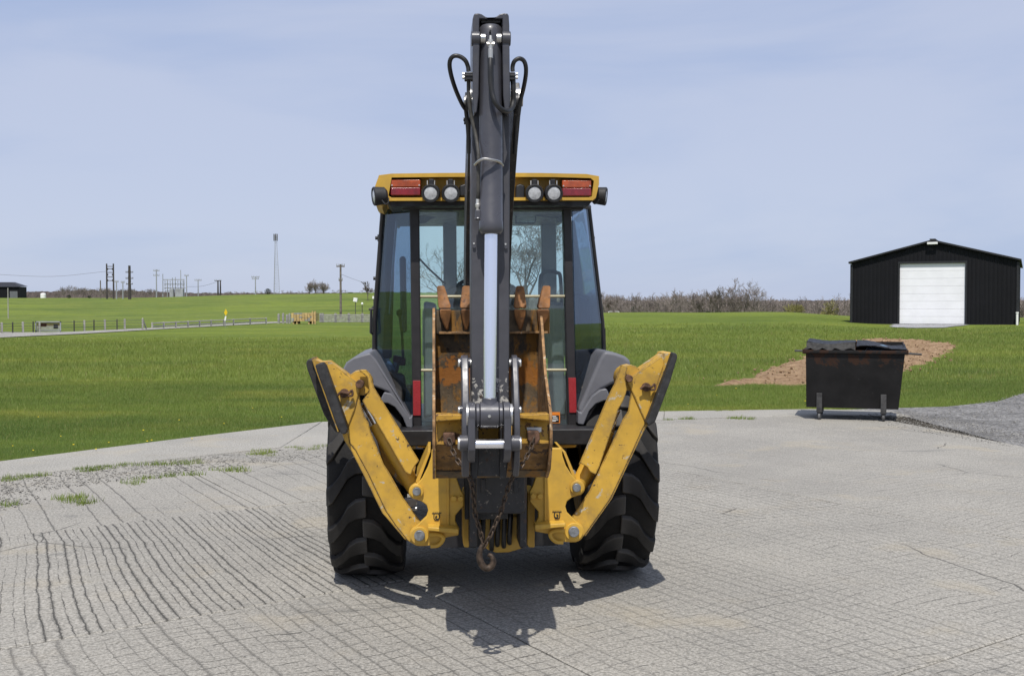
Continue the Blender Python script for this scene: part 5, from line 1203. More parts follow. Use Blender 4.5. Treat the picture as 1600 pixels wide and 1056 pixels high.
for x in (0.20, 1.16):
    for y in (0.0, DP - 0.04):
        lg = DB_(MB().box((x, y - 0.028 if y == 0 else y + 0.09, 0.27), (0.085, 0.05, 0.30)).box((x, y + (0.02 if y == 0 else -0.02), 0.125), (0.09, 0.10, 0.012)), 'caster_leg', 'legsteel', bevel=0.004)
        cx_, cy_ = x, y + (0.0 if y == 0 else 0.02)
        DB_(MB().box((cx_ - 0.028, cy_, 0.088), (0.008, 0.05, 0.075)).box((cx_ + 0.028, cy_, 0.088), (0.008, 0.05, 0.075)).box((cx_, cy_, 0.116), (0.07, 0.07, 0.010)), 'caster_fork', 'legsteel', lg)
        DB_(MB().lathe((cx_ - 0.02, cy_, 0.057), (1, 0, 0), [(0, .04), (.004, .055), (.036, .055), (.04, .04)], 20), 'caster_wheel', 'caster', lg)

# ================================================================== BARN
M['siding'] = paint('black_siding', (0.0075, 0.0075, 0.0095), 0.6, spec=0.2, var=0.10, vs_=0.6, bump=0.03)
M['trim'] = paint('black_trim', (0.016, 0.016, 0.018), 0.45, var=0.1, vs_=1)
M['doorwhite'] = paint('white_door_steel', (0.80, 0.80, 0.82), 0.45, var=0.03, vs_=1.0, bump=0.02)
M['pipe'] = paint('white_pipe', (0.78, 0.78, 0.76), 0.5, var=0.03)
bl_ = Vector((22.0, 72.0, 0.70)); BW, BD, EH, PH = 9.81, 14.0, 3.93, 5.17
barn = empty('barn', bl_, R(-25)); tag(barn, 'large black metal barn with wide white overhead door on the right rise', 'barn')
BB = lambda m, name, mat, par=barn, **kw: m.build(name, M[mat], par, **kw)
roofz = lambda x: EH + (PH - EH) * (1 - abs(x - BW / 2) / (BW / 2))
def rib_panel(x0, x1, zlo, zhi, axis, off, sgn, lowf=None):
    """ribbed steel sheet: flat pan with trapezoid ribs"""
    w = (x1 - x0); nr = max(1, round(w / 0.23)); prof = []
    for k in range(nr):
        c = x0 + w * (k + 0.5) / nr; prof += [(c - 0.045, 0.0), (c - 0.022, 0.026), (c + 0.022, 0.026), (c + 0.045, 0.0)]
    prof = [(x0 + 0.002, 0.0)] + prof + [(x1 - 0.002, 0.0)]
    m = MB(); v_ = []
    for (t, d) in prof:
        lo_ = zlo; hi_ = zhi(t) if callable(zhi) else zhi
        if axis == 'x': v_ += [(t, off - sgn * d, lo_), (t, off - sgn * d, hi_)]
        else: v_ += [(off + sgn * d, t, lo_), (off + sgn * d, t, hi_)]
    m.add(v_, [(2 * i, 2 * i + 2, 2 * i + 3, 2 * i + 1) for i in range(len(prof) - 1)]); return m
D0, D1, DH = 2.95, 6.83, 3.83
edges = [i * BW / 11 for i in range(12)]
def front_cols():
    cols = [0.0]
    for k in range(1, 4): cols.append(D0 * k / 3)
    for k in range(1, 5): cols.append(D0 + (D1 - D0) * k / 4)
    for k in range(1, 4): cols.append(D1 + (BW - D1) * k / 3)
    return cols
cols = front_cols()
for a, b in zip(cols[:-1], cols[1:]):
    isdoor = a >= D0 - 0.01 and b <= D1 + 0.01
    BB(rib_panel(a, b, DH + 0.12 if isdoor else -0.15, lambda t: roofz(t) - 0.02, 'x', 0.0, 1), 'wall_panel', 'siding', ang=20, recalc=False)
for k in range(14):
    BB(rib_panel(k, k + 1, -0.15, EH, 'y', BW, 1), 'wall_panel', 'siding', ang=20); BB(rib_panel(k, k + 1, -0.15, EH, 'y', 0.0, -1), 'wall_panel', 'siding', ang=20)
for k in range(9):
    BB(rib_panel(BW * k / 9, BW * (k + 1) / 9, -0.15, lambda t: roofz(t), 'x', BD, -1), 'wall_panel', 'siding', ang=20)
rf = BB(MB().prism([(-0.18, -0.25, EH - .05), (BW / 2, -0.25, PH + .02), (BW + .18, -0.25, EH - .05), (BW + .18, -0.25, EH + .07), (BW / 2, -0.25, PH + .14), (-0.18, -0.25, EH + .07)],
                [(-0.18, BD + .25, EH - .05), (BW / 2, BD + .25, PH + .02), (BW + .18, BD + .25, EH - .05), (BW + .18, BD + .25, EH + .07), (BW / 2, BD + .25, PH + .14), (-0.18, BD + .25, EH + .07)]), 'roof', 'trim', bevel=0.01)
BB(MB().box((BW / 2, BD / 2, PH + .16), (0.35, BD + .5, 0.05)), 'ridge_cap', 'trim', rf)
for x in (0.0, BW): BB(MB().box((x, 0.0, EH / 2 - .1), (0.16, 0.16, EH)), 'corner_trim', 'trim')
BB(MB().box((BW / 2, -0.05, -0.06), (BW, 0.06, 0.16)), 'base_trim', 'trim')
for (c, d) in (((D0 - .05, -0.045, DH / 2), (0.10, 0.10, DH)), ((D1 + .05, -0.045, DH / 2), (0.10, 0.10, DH)), (((D0 + D1) / 2, -0.045, DH + .06), (D1 - D0 + .2, 0.10, 0.12))): BB(MB().box(c, d), 'door_trim', 'trim')
nd_ = 8
od = BB(MB().box(((D0 + D1) / 2, 0.10, DH / 2), (D1 - D0, 0.02, DH)), 'overhead_door', 'doorwhite')
for k in range(nd_):
    z0 = DH * k / nd_ + 0.004; z1 = DH * (k + 1) / nd_ - 0.004
    BB(MB().box(((D0 + D1) / 2, 0.065, (z0 + z1) / 2), (D1 - D0 - .02, 0.04, z1 - z0)), 'door_section', 'doorwhite', od, bevel=0.01)
BB(MB().box((BW / 2, -0.30, PH - 0.10), (0.62, 0.12, 0.14)), 'gable_light', 'pipe', bevel=0.02)
pp = MB().cyl((BW - 0.02, -0.30, -0.2), (BW - 0.02, -0.30, 0.70), 0.07, n=14).cyl((BW - 0.02, -0.30, 0.70), (BW - 0.02, -0.30, 0.78), 0.09, n=14)
o = pp.build('vent_pipe', M['pipe']); o.location = bl_; o.rotation_euler = (0, 0, R(-25)); tag(o, 'short white pipe standing at the right front corner of the black barn', 'pipe')
# gravel in front of the barn door
BMx = Matrix.Translation(bl_) @ Matrix.Rotation(R(-25), 4, 'Z')
gp = [BMx @ Vector(q) for q in ((2.55, -0.12, 0), (7.3, -0.12, 0), (7.2, -2.0, 0), (6.2, -6.5, 0), (3.9, -6.8, 0), (2.6, -4.0, 0))]
gmm = MB(); ring = [(p.x, p.y) for p in gp]; gi = {}
gx0, gy0 = min(p[0] for p in ring), min(p[1] for p in ring)
for j_ in range(40):
    for i_ in range(40):
        x, y = gx0 + i_ * 0.3, gy0 + j_ * 0.3
        if inside(ring, x + 0.3 * mnoise.noise((x, y, 1)), y + 0.3 * mnoise.noise((x, y, 6))): gi[(i_, j_)] = len(gmm.v); gmm.v.append((x, y, elev(x, y) + 0.03))
for (i_, j_) in gi:
    q = [(i_, j_), (i_ + 1, j_), (i_ + 1, j_ + 1), (i_, j_ + 1)]
    if all(t in gi for t in q): gmm.f.append(tuple(gi[t] for t in q))
M['barngravel'] = m_gravel('grey_drive_gravel', (0.26, 0.26, 0.27), (0.44, 0.44, 0.44), 14)
tag(gmm.build('barn_apron', M['barngravel'], ang=180), kind='structure')

# ================================================================== TREES
M['bark'] = paint('grey_bark', (0.105, 0.085, 0.068), 0.9, var=0.3, vs_=3, bump=0.5, bscale=20)
M['twig'] = paint('bare_twigs', (0.135, 0.105, 0.085), 0.9, var=0.3, vs_=0.8, bump=0.0)
M['twig_pale'] = paint('pale_twigs', (0.27, 0.23, 0.20), 0.95, var=0.2, vs_=0.3, bump=0.0)
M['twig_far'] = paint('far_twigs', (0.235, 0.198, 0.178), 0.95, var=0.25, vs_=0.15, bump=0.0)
M['bud'] = paint('budding_twigs', (0.26, 0.24, 0.075), 0.9, var=0.3, vs_=0.3, bump=0.0)
M['evergreen'] = paint('evergreen_leaves', (0.024, 0.036, 0.018), 0.9, var=0.4, vs_=2.0, bump=0.0)
def grow(h, seed, levels=5, spread=0.62, thick=0.026, kids=(3, 4), minr=0.006, up=0.25, fork=0.22, stem=0.40):
    r = random.Random(seed); segs = []
    def br(p, d, L, rad, lv):
        n = 3 if lv < 2 else 2; q = p.copy(); dd = d.copy(); pts = []
        for k in range(n):
            dd = (dd + Vector((r.uniform(-1, 1), r.uniform(-1, 1), r.uniform(-.6, 1) * up)) * (0.10 + 0.07 * lv)).normalized()
            q2 = q + dd * (L / n); r1 = rad * (1 - 0.35 * k / n); r2 = rad * (1 - 0.35 * (k + 1) / n)
            segs.append((q.copy(), q2.copy(), max(r1, minr), max(r2, minr * .8), lv)); q = q2; pts.append((q.copy(), dd.copy(), r2))
        if lv >= levels: return
        nk = r.randint(*kids) + (1 if lv == 0 else 0)
        for c in range(nk):
            t = r.uniform(fork if lv == 0 else 0.25, 1.0); i = min(n - 1, int(t * n)); base, bd, brd = pts[i]
            az = r.uniform(0, 6.283); o_ = bd.orthogonal().normalized(); o2 = bd.cross(o_)
            sd2 = (o_ * math.cos(az) + o2 * math.sin(az)); a = spread * r.uniform(0.6, 1.35)
            br(base, (bd * math.cos(a) + sd2 * math.sin(a) + Vector((0, 0, 0.10))).normalized(), L * r.uniform(0.58, 0.80), brd * r.uniform(0.5, 0.72), lv + 1)
    br(Vector((0, 0, -0.15)), Vector((0, 0, 1)), h * stem, h * thick, 0); return segs
def seg_mesh(mb, segs, off=Vector((0, 0, 0)), sc=1.0, rz=0.0, n=3):
    c, s = math.cos(rz), math.sin(rz); rt_ = lambda p: Vector((p.x * c - p.y * s, p.x * s + p.y * c, p.z)) * sc + off
    for (a, b, r0, r1, lv) in segs: mb.cyl(rt_(a), rt_(b), r0 * sc, r1 * sc, n=(6 if lv == 0 else n), caps=False)
def tree(name, seed, h, label, cat='tree', group=None, crown='twig', **kw):
    sg = grow(h, seed, **kw); t = empty(name); tag(t, label, cat, group)
    m = MB(); seg_mesh(m, [s for s in sg if s[4] <= 1]); m.build('trunk', M['bark'], t, recalc=False, ang=60)
    m = MB(); seg_mesh(m, [s for s in sg if s[4] > 1]); m.build('crown', M[crown], t, recalc=False, ang=60)
    return t
def ground_at(px_, Y): x = (px_ - 800) / FPX * Y; return Vector((x, Y, elev(x, Y)))
def top_h(py_, Y, base): return W(800, py_, Y).z - base
# big bare tree ahead of the machine, seen through the cab glass
t = tree('bare_tree', 3, 7.3, 'large bare branching tree seen through the right half of the cab glass', levels=6, spread=0.75, thick=0.026, minr=0.009, up=0.5, fork=0.3, kids=(3, 4)); t.location = ground_at(822, 62) - Vector((0, 0, .1)); t.rotation_euler = (0, 0, 2.0)
t = tree('bare_tree', 14, 5.6, 'smaller bare tree seen through the left half of the cab glass', levels=5, spread=0.7, minr=0.008); t.location = ground_at(706, 70) - Vector((0, 0, .1))
# big bare trees on the left horizon
for k, (x, h, seed, lab) in enumerate(((484, 440, 21, 'leftmost of the three bare trees by the horizon near the cab'), (494, 436, 22, 'middle and tallest of the three bare trees by the horizon near the cab'), (506, 440, 23, 'rightmost of the three bare trees by the horizon near the cab'))):
    b = ground_at(x, 262); hT_ = top_h(h, 262, b.z); rf_ = random.Random(seed); tr_m = MB(); cw = MB()
    for q in range(8):                              # many stems fanning out from one stool
        rot = Matrix.Rotation(rf_.uniform(0, 6.28), 3, 'Z') @ Matrix.Rotation(rf_.uniform(0.05, 0.62), 3, 'X')
        sg = [(rot @ a, rot @ e, r0, r1, l_) for a, e, r0, r1, l_ in grow(hT_ * rf_.uniform(0.85, 1.15), seed * 20 + q, levels=3, spread=0.42, minr=0.022, thick=0.010, fork=0.1, kids=(3, 4))]
        seg_mesh(tr_m, [s for s in sg if s[4] == 0]); seg_mesh(cw, [s for s in sg if s[4] > 0])
    t = empty('bare_tree', b); tag(t, lab, 'tree', 'bare trees on the left horizon'); tr_m.build('trunk', M['bark'], t, recalc=False, ang=60); cw.build('crown', M['twig_pale'], t, recalc=False, ang=60)
b = ground_at(575, 205); t = tree('bare_tree', 25, top_h(442, 205, b.z), 'thin bare tree at the left edge of the cab', levels=4, minr=0.03, spread=.4); t.location = b
# trees that stand out above the right-hand wood
for k, (x, tp) in enumerate(((1060, 461), (1090, 457), (1100, 459), (1117, 456), (1132, 455), (1147, 453), (1158, 452), (1172, 455))):
    b = ground_at(x, 205); t = tree('bare_tree', 40 + k, (top_h(tp, 205, b.z)) * 1.03, ['bare tree standing alone left of the tall clump in the right wood', 'leftmost tree of the tall bare clump in the right wood', 'second tree of the tall bare clump in the right wood', 'third tree of the tall bare clump in the right wood', 'middle tree of the tall bare clump in the right wood',
        'tree just right of the middle of the tall bare clump', 'tallest bare tree of the clump in the right wood', 'rightmost tree of the tall bare clump in the right wood'][k], group='tall bare trees in the right wood', crown='twig_far', levels=5, spread=0.5, minr=0.022, thick=0.016, fork=0.3); t.location = b
# woods as masses
wood_var = [grow(7.0, 60 + k, levels=4, spread=0.5, minr=0.030, thick=0.016, fork=0.1, kids=(3, 4)) for k in range(5)]
def wood(name, x0, x1, Y0, Y1, n, tops, mat, seed, label):
    r = random.Random(seed); m = MB()
    for k in range(n):
        x = r.uniform(x0, x1); Y = r.uniform(Y0, Y1); b = ground_at(x, Y)
        tp = np.interp(x, [q[0] for q in tops], [q[1] for q in tops]) + abs(r.gauss(0, 3.0))
        h = max(1.0, top_h(tp, Y, b.z)); seg_mesh(m, wood_var[r.randrange(5)], b, h / 6.6, r.uniform(0, 6.28))
    return tag(m.build(name, M[mat], recalc=False, ang=60), label, 'woods', kind='stuff')
wood('far_woods', 790, 1640, 210, 275, 400, [(790, 463), (930, 461), (980, 466), (1060, 464), (1120, 465), (1180, 468), (1250, 470), (1330, 466)], 'twig_far', 1, 'brown leafless wood along the horizon on the right')
wood('hedgerow', 80, 250, 262, 275, 70, [(80, 456), (110, 447), (150, 450), (250, 452)], 'twig_far', 2, 'scrubby leafless hedgerow on the left hill')
wood('hedgerow', 250, 600, 272, 285, 60, [(250, 458), (600, 456)], 'twig_far', 3, 'low leafless scrub along the left horizon towards the cab')
# a wooded rise behind, so that the wood closes up
def ridge(name, x0, x1, Y, tops, seed, step=2.0):
    m = MB(); xs_ = np.arange(x0, x1 + step, step); up_ = []; dn = []; bk = []
    for x in xs_:
        tp = np.interp(x, [q[0] for q in tops], [q[1] for q in tops]) + 1.6 * mnoise.noise((x * 0.12, seed, 0)) + 1.1 * mnoise.noise((x * 0.6, seed, 4))
        p = W(x, tp, Y); up_.append((p.x, p.y, p.z)); dn.append((p.x * .96, p.y * .96, -8)); bk.append((p.x * 1.3, p.y * 1.3, -8))
    n = len(up_); m.add(up_ + dn + bk, [(i, i + 1, n + i + 1, n + i) for i in range(n - 1)] + [(i + 1, i, 2 * n + i, 2 * n + i + 1) for i in range(n - 1)])
    k = NT(name + '_trees'); g = k.n('ShaderNodeNewGeometry'); v = k.stretch(g.outputs['Position'], (1, 0.2, 0.35))
    c = k.mix(k.ramp(k.noise(v, 0.8, 8, 0.75), 0.3, 0.7), c4(0.060, 0.050, 0.046), c4(0.150, 0.125, 0.110))
    k.bsdf(c, 1.0, 0.0, k.bump(k.noise(v, 1.2, 8, 0.7), 1.0, 1.5), 0.05)
    return tag(m.build(name, k.m, ang=180), kind='structure')
ridge('wooded_hill', 700, 1900, 420, [(700, 470), (880, 470), (1000, 469), (1100, 471), (1200, 470), (1330, 469), (1420, 469)], 2.0)
ridge('wooded_rise', -300, 700, 480, [(-60, 458), (90, 455), (140, 453), (250, 456), (320, 458), (600, 457)], 5.0)
for k, (x, y, w_, lab) in enumerate(((1245, 478, 30, 'left of two yellow-green budding trees in front of the right wood'), (1300, 480, 34, 'right of two yellow-green budding trees in front of the right wood'))):
    b = ground_at(x, 205); t = tree('budding_tree', 80 + k, top_h(y - 6, 205, b.z), lab, group='budding trees by the right wood', crown='bud', levels=5, spread=0.8, minr=0.03, fork=0.1); t.location = b
def evergreen(px_, Y, wpx, top, lab, seed):
    b = ground_at(px_, Y); h = top_h(top, Y, b.z); w_ = wpx * Y / FPX; r = random.Random(seed)
    t = empty('evergreen_bush', b); tag(t, lab, 'bush', 'dark bushes on the far grass')
    MB().cyl((0, 0, -.2), (0, 0, h * .7), 0.08, 0.03, n=6).build('trunk', M['bark'], t); m = MB()
    for _ in range(420):
        u = r.uniform(-1, 1); a = r.uniform(0, 6.28); rad = w_ / 2 * math.sqrt(max(0, 1 - u * u)) * r.random() ** .4; z = h * (0.5 + 0.46 * u); s = w_ * 0.07 * r.uniform(.6, 1.4)
        c = Vector((math.cos(a) * rad, math.sin(a) * rad, z)); d1 = Vector((r.uniform(-1, 1), r.uniform(-1, 1), r.uniform(-1, 1))) * s; d2 = Vector((r.uniform(-1, 1), r.uniform(-1, 1), r.uniform(-1, 1))) * s
        m.add([c - d1, c + d2, c + d1], [(0, 1, 2)])
    m.build('crown', M['evergreen'], t, recalc=False)
for (x, Y, w_, tp, lab) in ((419, 255, 11, 451, 'dark round evergreen bush beside the lattice tower'), (140, 250, 6, 462, 'dark bush at right of the white tank on the left hill'), (108, 250, 7, 461, 'dark bush right beside the white tank on the left hill'), (548, 258, 9, 457, 'dark bush near the utility pole, the left of a pair'), (560, 258, 8, 458, 'dark bush near the utility pole, the right of a pair'),
                            (990, 120, 10, 478, 'dark low bush left in the far right grass'), (1025, 110, 5, 485, 'small dark bush in the middle of the far right grass'), (1106, 105, 7, 486, 'dark low bush before the tall bare clump'), (941, 118, 8, 477, 'dark bush at the right edge of the cab')): evergreen(x, Y, w_, tp, lab, int(x))

# ================================================================== POLES, TOWER, SUBSTATION
M['polewood'] = paint('weathered_pole', (0.16, 0.135, 0.115), 0.9, var=0.3, vs_=2, bump=0.3)
M['poledark'] = paint('dark_pole', (0.055, 0.048, 0.045), 0.9, var=0.2, vs_=2, bump=0.3)
M['galv'] = paint('galvanised_steel', (0.33, 0.34, 0.36), 0.55, metal=0.2, var=0.15, vs_=1)
M['postpale'] = paint('pale_weathered_post', (0.36, 0.345, 0.31), 0.85, var=0.15, vs_=3, bump=0.3)
M['postdark'] = paint('dark_fence_post', (0.060, 0.055, 0.050), 0.85, var=0.2, vs_=3)
M['plank'] = paint('grey_plank', (0.30, 0.29, 0.28), 0.9, var=0.2, vs_=4, bump=0.4)
M['pinewood'] = paint('new_lumber', (0.52, 0.36, 0.16), 0.8, var=0.2, vs_=4, bump=0.3)
M['signyellow'] = paint('sign_yellow', (0.72, 0.50, 0.01), 0.5, var=0.05)
M['wire'] = paint('wire_grey', (0.10, 0.10, 0.11), 0.6, var=0.1)
def pole(px_, Y, top, r, lab, arms=(), mat='polewood', name='utility_pole', group='utility poles on the left hill'):
    b = ground_at(px_, Y); h = top_h(top, Y, b.z); t = empty(name, b); tag(t, lab, 'pole', group)
    MB().cyl((0, 0, -.3), (0, 0, h), r, r * .72, n=8).build('post', M[mat], t)
    for (f, w_) in arms:
        a = MB().box((0, -.05, h * f), (w_, 0.14, 0.16)).build('crossarm', M[mat], t)
        for q in (-.45, -.2, .2, .45): MB().cyl((q * w_, -.05, h * f + .08), (q * w_, -.05, h * f + .35), 0.07, 0.05, n=6).build('insulator', M['galv'], a)
    return t
pole(532.5, 150, 413, 0.17, 'tall wooden utility pole standing behind the plank fence', arms=((0.96, 1.1), (0.70, 0.5)))
pole(203, 235, 415, 0.36, 'thick dark pole with side insulators right of the twin-pole frame', mat='poledark', arms=((0.80, 1.6), (0.62, 1.6), (0.45, 1.4)))
pole(157.5, 245, 438, 0.16, 'short grey pole left of the twin-pole frame', mat='polewood')
pole(182.5, 240, 439, 0.16, 'pale pole right beside the twin-pole frame', mat='galv', arms=((0.94, .9),))
pole(192.5, 240, 440, 0.16, 'pale pole between the twin-pole frame and the dark pole', mat='galv', arms=((0.94, .8),))
pole(245, 255, 421, 0.16, 'slim grey pole left of the substation', mat='galv', arms=((0.95, 1.4), (0.78, 1.4)))
pole(292, 255, 430, 0.14, 'slim grey pole at the right end of the substation', mat='galv', arms=((0.97, 1.0),))
pole(310, 262, 436, 0.14, 'thin pole right of the substation', mat='galv', arms=((0.92, 1.6),))
pole(341, 262, 438, 0.22, 'left of the twin dark poles right of the substation', mat='poledark', arms=((0.97, 1.6),))
pole(344.8, 263, 438, 0.20, 'right of the twin dark poles right of the substation', mat='poledark')
pole(399.5, 262, 432, 0.15, 'grey pole with crossarm left of the lattice tower', mat='galv', arms=((0.96, 1.9), (0.86, 1.6)))
pole(13, 150, 450, 0.08, 'slender pale post before the far black barn', mat='postpale')
# twin-pole frame
b0, b1 = ground_at(167.5, 240), ground_at(178, 240); fr_ = empty('twin_pole_pylon', b0); tag(fr_, 'tall twin-pole power line frame joined by rungs on the left hill', 'pylon')
hh_ = top_h(412, 240, b0.z); dxp = b1.x - b0.x
for x in (0, dxp): MB().cyl((x, 0, -.3), (x, 0, hh_), 0.20, 0.16, n=8).build('post', M['poledark'], fr_)
for f in (0.92, 0.85, 0.75, 0.62, 0.52): MB().box((dxp / 2, 0, hh_ * f), (dxp + .2, .12, .14)).build('crossarm', M['poledark'], fr_)
for f in (0.82, 0.66, 0.5):
    for x in (0.25, dxp - .25): MB().cyl((x, 0, hh_ * f), (x, 0, hh_ * f + .4), .09, n=6).build('insulator', M['poledark'], fr_)
# lattice tower
b = ground_at(431.5, 275); hT = top_h(367, 275, b.z); tw = empty('lattice_tower', b); tag(tw, 'tall slender lattice radio tower on the left horizon', 'tower')
wT = lambda z: 0.95 - 0.62 * min(1, z / (hT * .8)); lv = [hT * k / 22 for k in range(23)]
cr3 = lambda z: [Vector((math.cos(a) * wT(z), math.sin(a) * wT(z), z)) for a in (0.3, 0.3 + 2.094, 0.3 + 4.189)]
for q in range(3): MB().tube([cr3(z)[q] for z in lv], 0.04, 5).build('leg', M['galv'], tw)
for k in range(22):
    m = MB()
    for q in range(3): m.cyl(cr3(lv[k])[q], cr3(lv[k + 1])[(q + 1) % 3], 0.022, n=4).cyl(cr3(lv[k])[q], cr3(lv[k])[(q + 1) % 3], 0.022, n=4)
    m.build('bracing', M['galv'], tw)
for z in (hT * 0.985, hT * 0.93):
    m = MB()
    for q in range(3): a = 0.8 + q * 2.094; m.box((math.cos(a) * .45, math.sin(a) * .45, z), (.20, .20, .9))
    m.build('antenna', M['poledark'], tw)
# substation: posts, beams, insulators, transformer boxes
b = ground_at(274, 258); sb_ = empty('substation', b); tag(sb_, 'small steel substation with bus beams and insulators on the left hill', 'substation')
k2 = 258 / FPX; X_ = lambda x: (x - 274) * k2; Z_ = lambda y: top_h(y, 258, b.z)
for (x, y) in ((255, 428), (262, 436), (270, 434), (274.5, 433), (283, 422), (288, 436)): MB().cyl((X_(x), 0, -.3), (X_(x), 0, Z_(y)), 0.13, .09, n=6).build('post', M['galv'], sb_)
for (y, x0, x1) in ((437, 255, 288), (444, 257, 289), (450, 257, 290), (455, 258, 288)): MB().box(((X_(x0) + X_(x1)) / 2, 0, Z_(y)), (X_(x1) - X_(x0), .22, .20)).build('beam', M['galv'], sb_)
for y in (442, 448, 453):
    for x in range(259, 289, 4): MB().cyl((X_(x), -.3, Z_(y)), (X_(x), -.3, Z_(y - 3)), 0.12, n=6).build('insulator', M['galv'], sb_)
for x in (270, 279, 285): MB().box((X_(x), -.4, .9), (.9, .9, 1.9)).build('transformer', M['galv'], sb_)
# wires
def wire(name, pts, lab, r=0.03):
    o = MB().tube(pts, r, 5, smooth=6).build(name, M['wire']); return tag(o, lab, 'wire')
wire('power_line', [W(-20, 428, 235), W(80, 432, 236), W(167, 424, 240)], 'faint power line running left from the twin-pole frame', .03)
wire('power_line', [W(292, 448, 255), W(316, 447, 258), W(341, 440, 262)], 'power line between the substation and the twin dark poles', .03)
wire('power_line', [W(534, 429, 150), W(552, 436, 170), W(575, 444, 205)], 'power line running right from the tall wooden pole to the cab', .02)

# ================================================================== FAR LEFT THINGS
# far black barn
b = ground_at(14, 268); fb = empty('far_barn', b); tag(fb, 'distant low black barn at the far left edge of the hill', 'barn')
kf = 268 / FPX; w0, w1 = (-14 - 40) * kf, 2.6; hz = lambda y: top_h(y, 268, b.z)
MB().prism([(w0, 0, -.5), (w1, 0, -.5), (w1, 0, hz(448)), (w0, 0, hz(448))], [(w0, 4, -.5), (w1, 4, -.5), (w1, 4, hz(448)), (w0, 4, hz(448))]).build('wall', M['siding'], fb)
MB().prism([(w0 - .4, -.4, hz(448)), (w1 + .3, -.4, hz(448)), ((16 - 14) * kf, 1.2, hz(441)), (w0 - .4, 1.2, hz(441))], [(w0 - .4, 4.2, hz(447)), (w1 + .3, 4.2, hz(447)), ((16 - 14) * kf, 2.8, hz(440.5)), (w0 - .4, 2.8, hz(440.5))]).build('roof', M['trim'], fb)
MB().prism([((16 - 14) * kf, -.06, -.5), ((28 - 14) * kf, -.06, -.5), ((28 - 14) * kf, -.06, hz(455)), ((16 - 14) * kf, -.06, hz(455))], [((16 - 14) * kf, -.01, -.5), ((28 - 14) * kf, -.01, -.5), ((28 - 14) * kf, -.01, hz(455)), ((16 - 14) * kf, -.01, hz(455))]).build('door', M['interior'], fb)
b = ground_at(68, 262); tk = MB().lathe((0, 0, -.2), (0, 0, 1), [(0, .5), (.05, .62), (1.1, .62), (1.3, .45), (1.36, .1)], 16).build('water_tank', M['pipe']); tk.location = b; tag(tk, 'small white tank standing on the left hill beside the far barn', 'tank')
# wire fence along the lane
def fpos(px_, py_): p = G(px_, py_); return Vector((p.x, p.y, elev(p.x, p.y)))
fence = empty('wire_fence', fpos(62, 519)); tag(fence, 'wire fence with pale and dark posts along the far left lane', 'fence'); FO = fence.location
pts_f = [(-8, 521.0, 1), (3, 520.5, 1), (20, 520, 0), (36, 519.5, 1), (52, 519, 0), (62, 518.8, 1), (116, 517.4, 0), (132, 517, 1), (147, 516.5, 0), (164, 516, 1), (183, 515.5, 0), (195, 515, 1), (223, 514.5, 1)]
for (x, y, pale) in pts_f:
    p = fpos(x, y) - FO; hP = 17.5 * (FO.y + p.y) / FPX * (1 if pale else 1.0)
    MB().cyl(p - Vector((0, 0, .1)), p + Vector((0, 0, hP)), 0.075 if pale else 0.045, n=7).build('post', M['postpale' if pale else 'postdark'], fence)
for f in (0.15, 0.38, 0.62, 0.88):
    MB().tube([fpos(x, y) - FO + Vector((0, -.06, 17.0 * fpos(x, y).y / FPX * f)) for x, y, _ in pts_f], 0.016, 4).build('wire', M['wire'], fence)
MB().cyl(fpos(223, 514.5) - FO + Vector((0, 0, .9)), fpos(229, 514.2) - FO, 0.06, n=6).build('brace', M['postpale'], fence)
# slatted panel leaning at the fence
gt = empty('livestock_panel', fpos(81, 518.5) - Vector((0, .6, 0))); tag(gt, 'grey livestock panel with rusty slats standing before the wire fence', 'panel')
kg = gt.location.y / FPX
for (x0, x1, y0, y1, mt) in [(-20, -18.5, 0, 17.5, 'galv'), (18.5, 20, 0, 17.5, 'galv'), (-20, 20, 16, 17.5, 'galv'), (-20, 20, 1, 2.3, 'galv')] + [(-18, 18, q, q + 1.7, ('galv', 'rust', 'plank')[int(q) % 3]) for q in (3.4, 5.9, 8.4, 10.9, 13.3)] + [(-12, -3, 9, 14, 'rust'), (8, 15, 6, 13, 'interior')]:
    MB().box(((x0 + x1) / 2 * kg, (-.02 if mt == 'galv' else .05), (y0 + y1) / 2 * kg), ((x1 - x0) * kg, .06, (y1 - y0) * kg)).build('slat' if y1 - y0 < 3 else 'frame_bar', M[mt], gt)
# pale two-rail fence
rf2 = empty('rail_fence', fpos(340, 508)); tag(rf2, 'pale two-rail fence running along the lane towards the lumber stack', 'fence'); RO = rf2.location
pr = [(238, 513.5), (256, 512.5), (275, 511.8), (294, 511), (312, 510), (330, 509.3), (350, 508.5), (365, 508), (391, 506.8), (416, 506)]
for (x, y) in pr:
    p = fpos(x, y) - RO; MB().cyl(p - Vector((0, 0, .1)), p + Vector((0, 0, 10.5 * fpos(x, y).y / FPX)), 0.085, n=6).build('post', M['postpale'], rf2)
for f in (4.0, 9.0):
    for (a, b2) in zip(pr[:-1], pr[1:]): MB().tube([fpos(*a) - RO + Vector((0, -.07, f * fpos(*a).y / FPX)), fpos(*b2) - RO + Vector((0, -.07, f * fpos(*b2).y / FPX))], 0.055, 5).build('rail', M['postpale'], rf2)
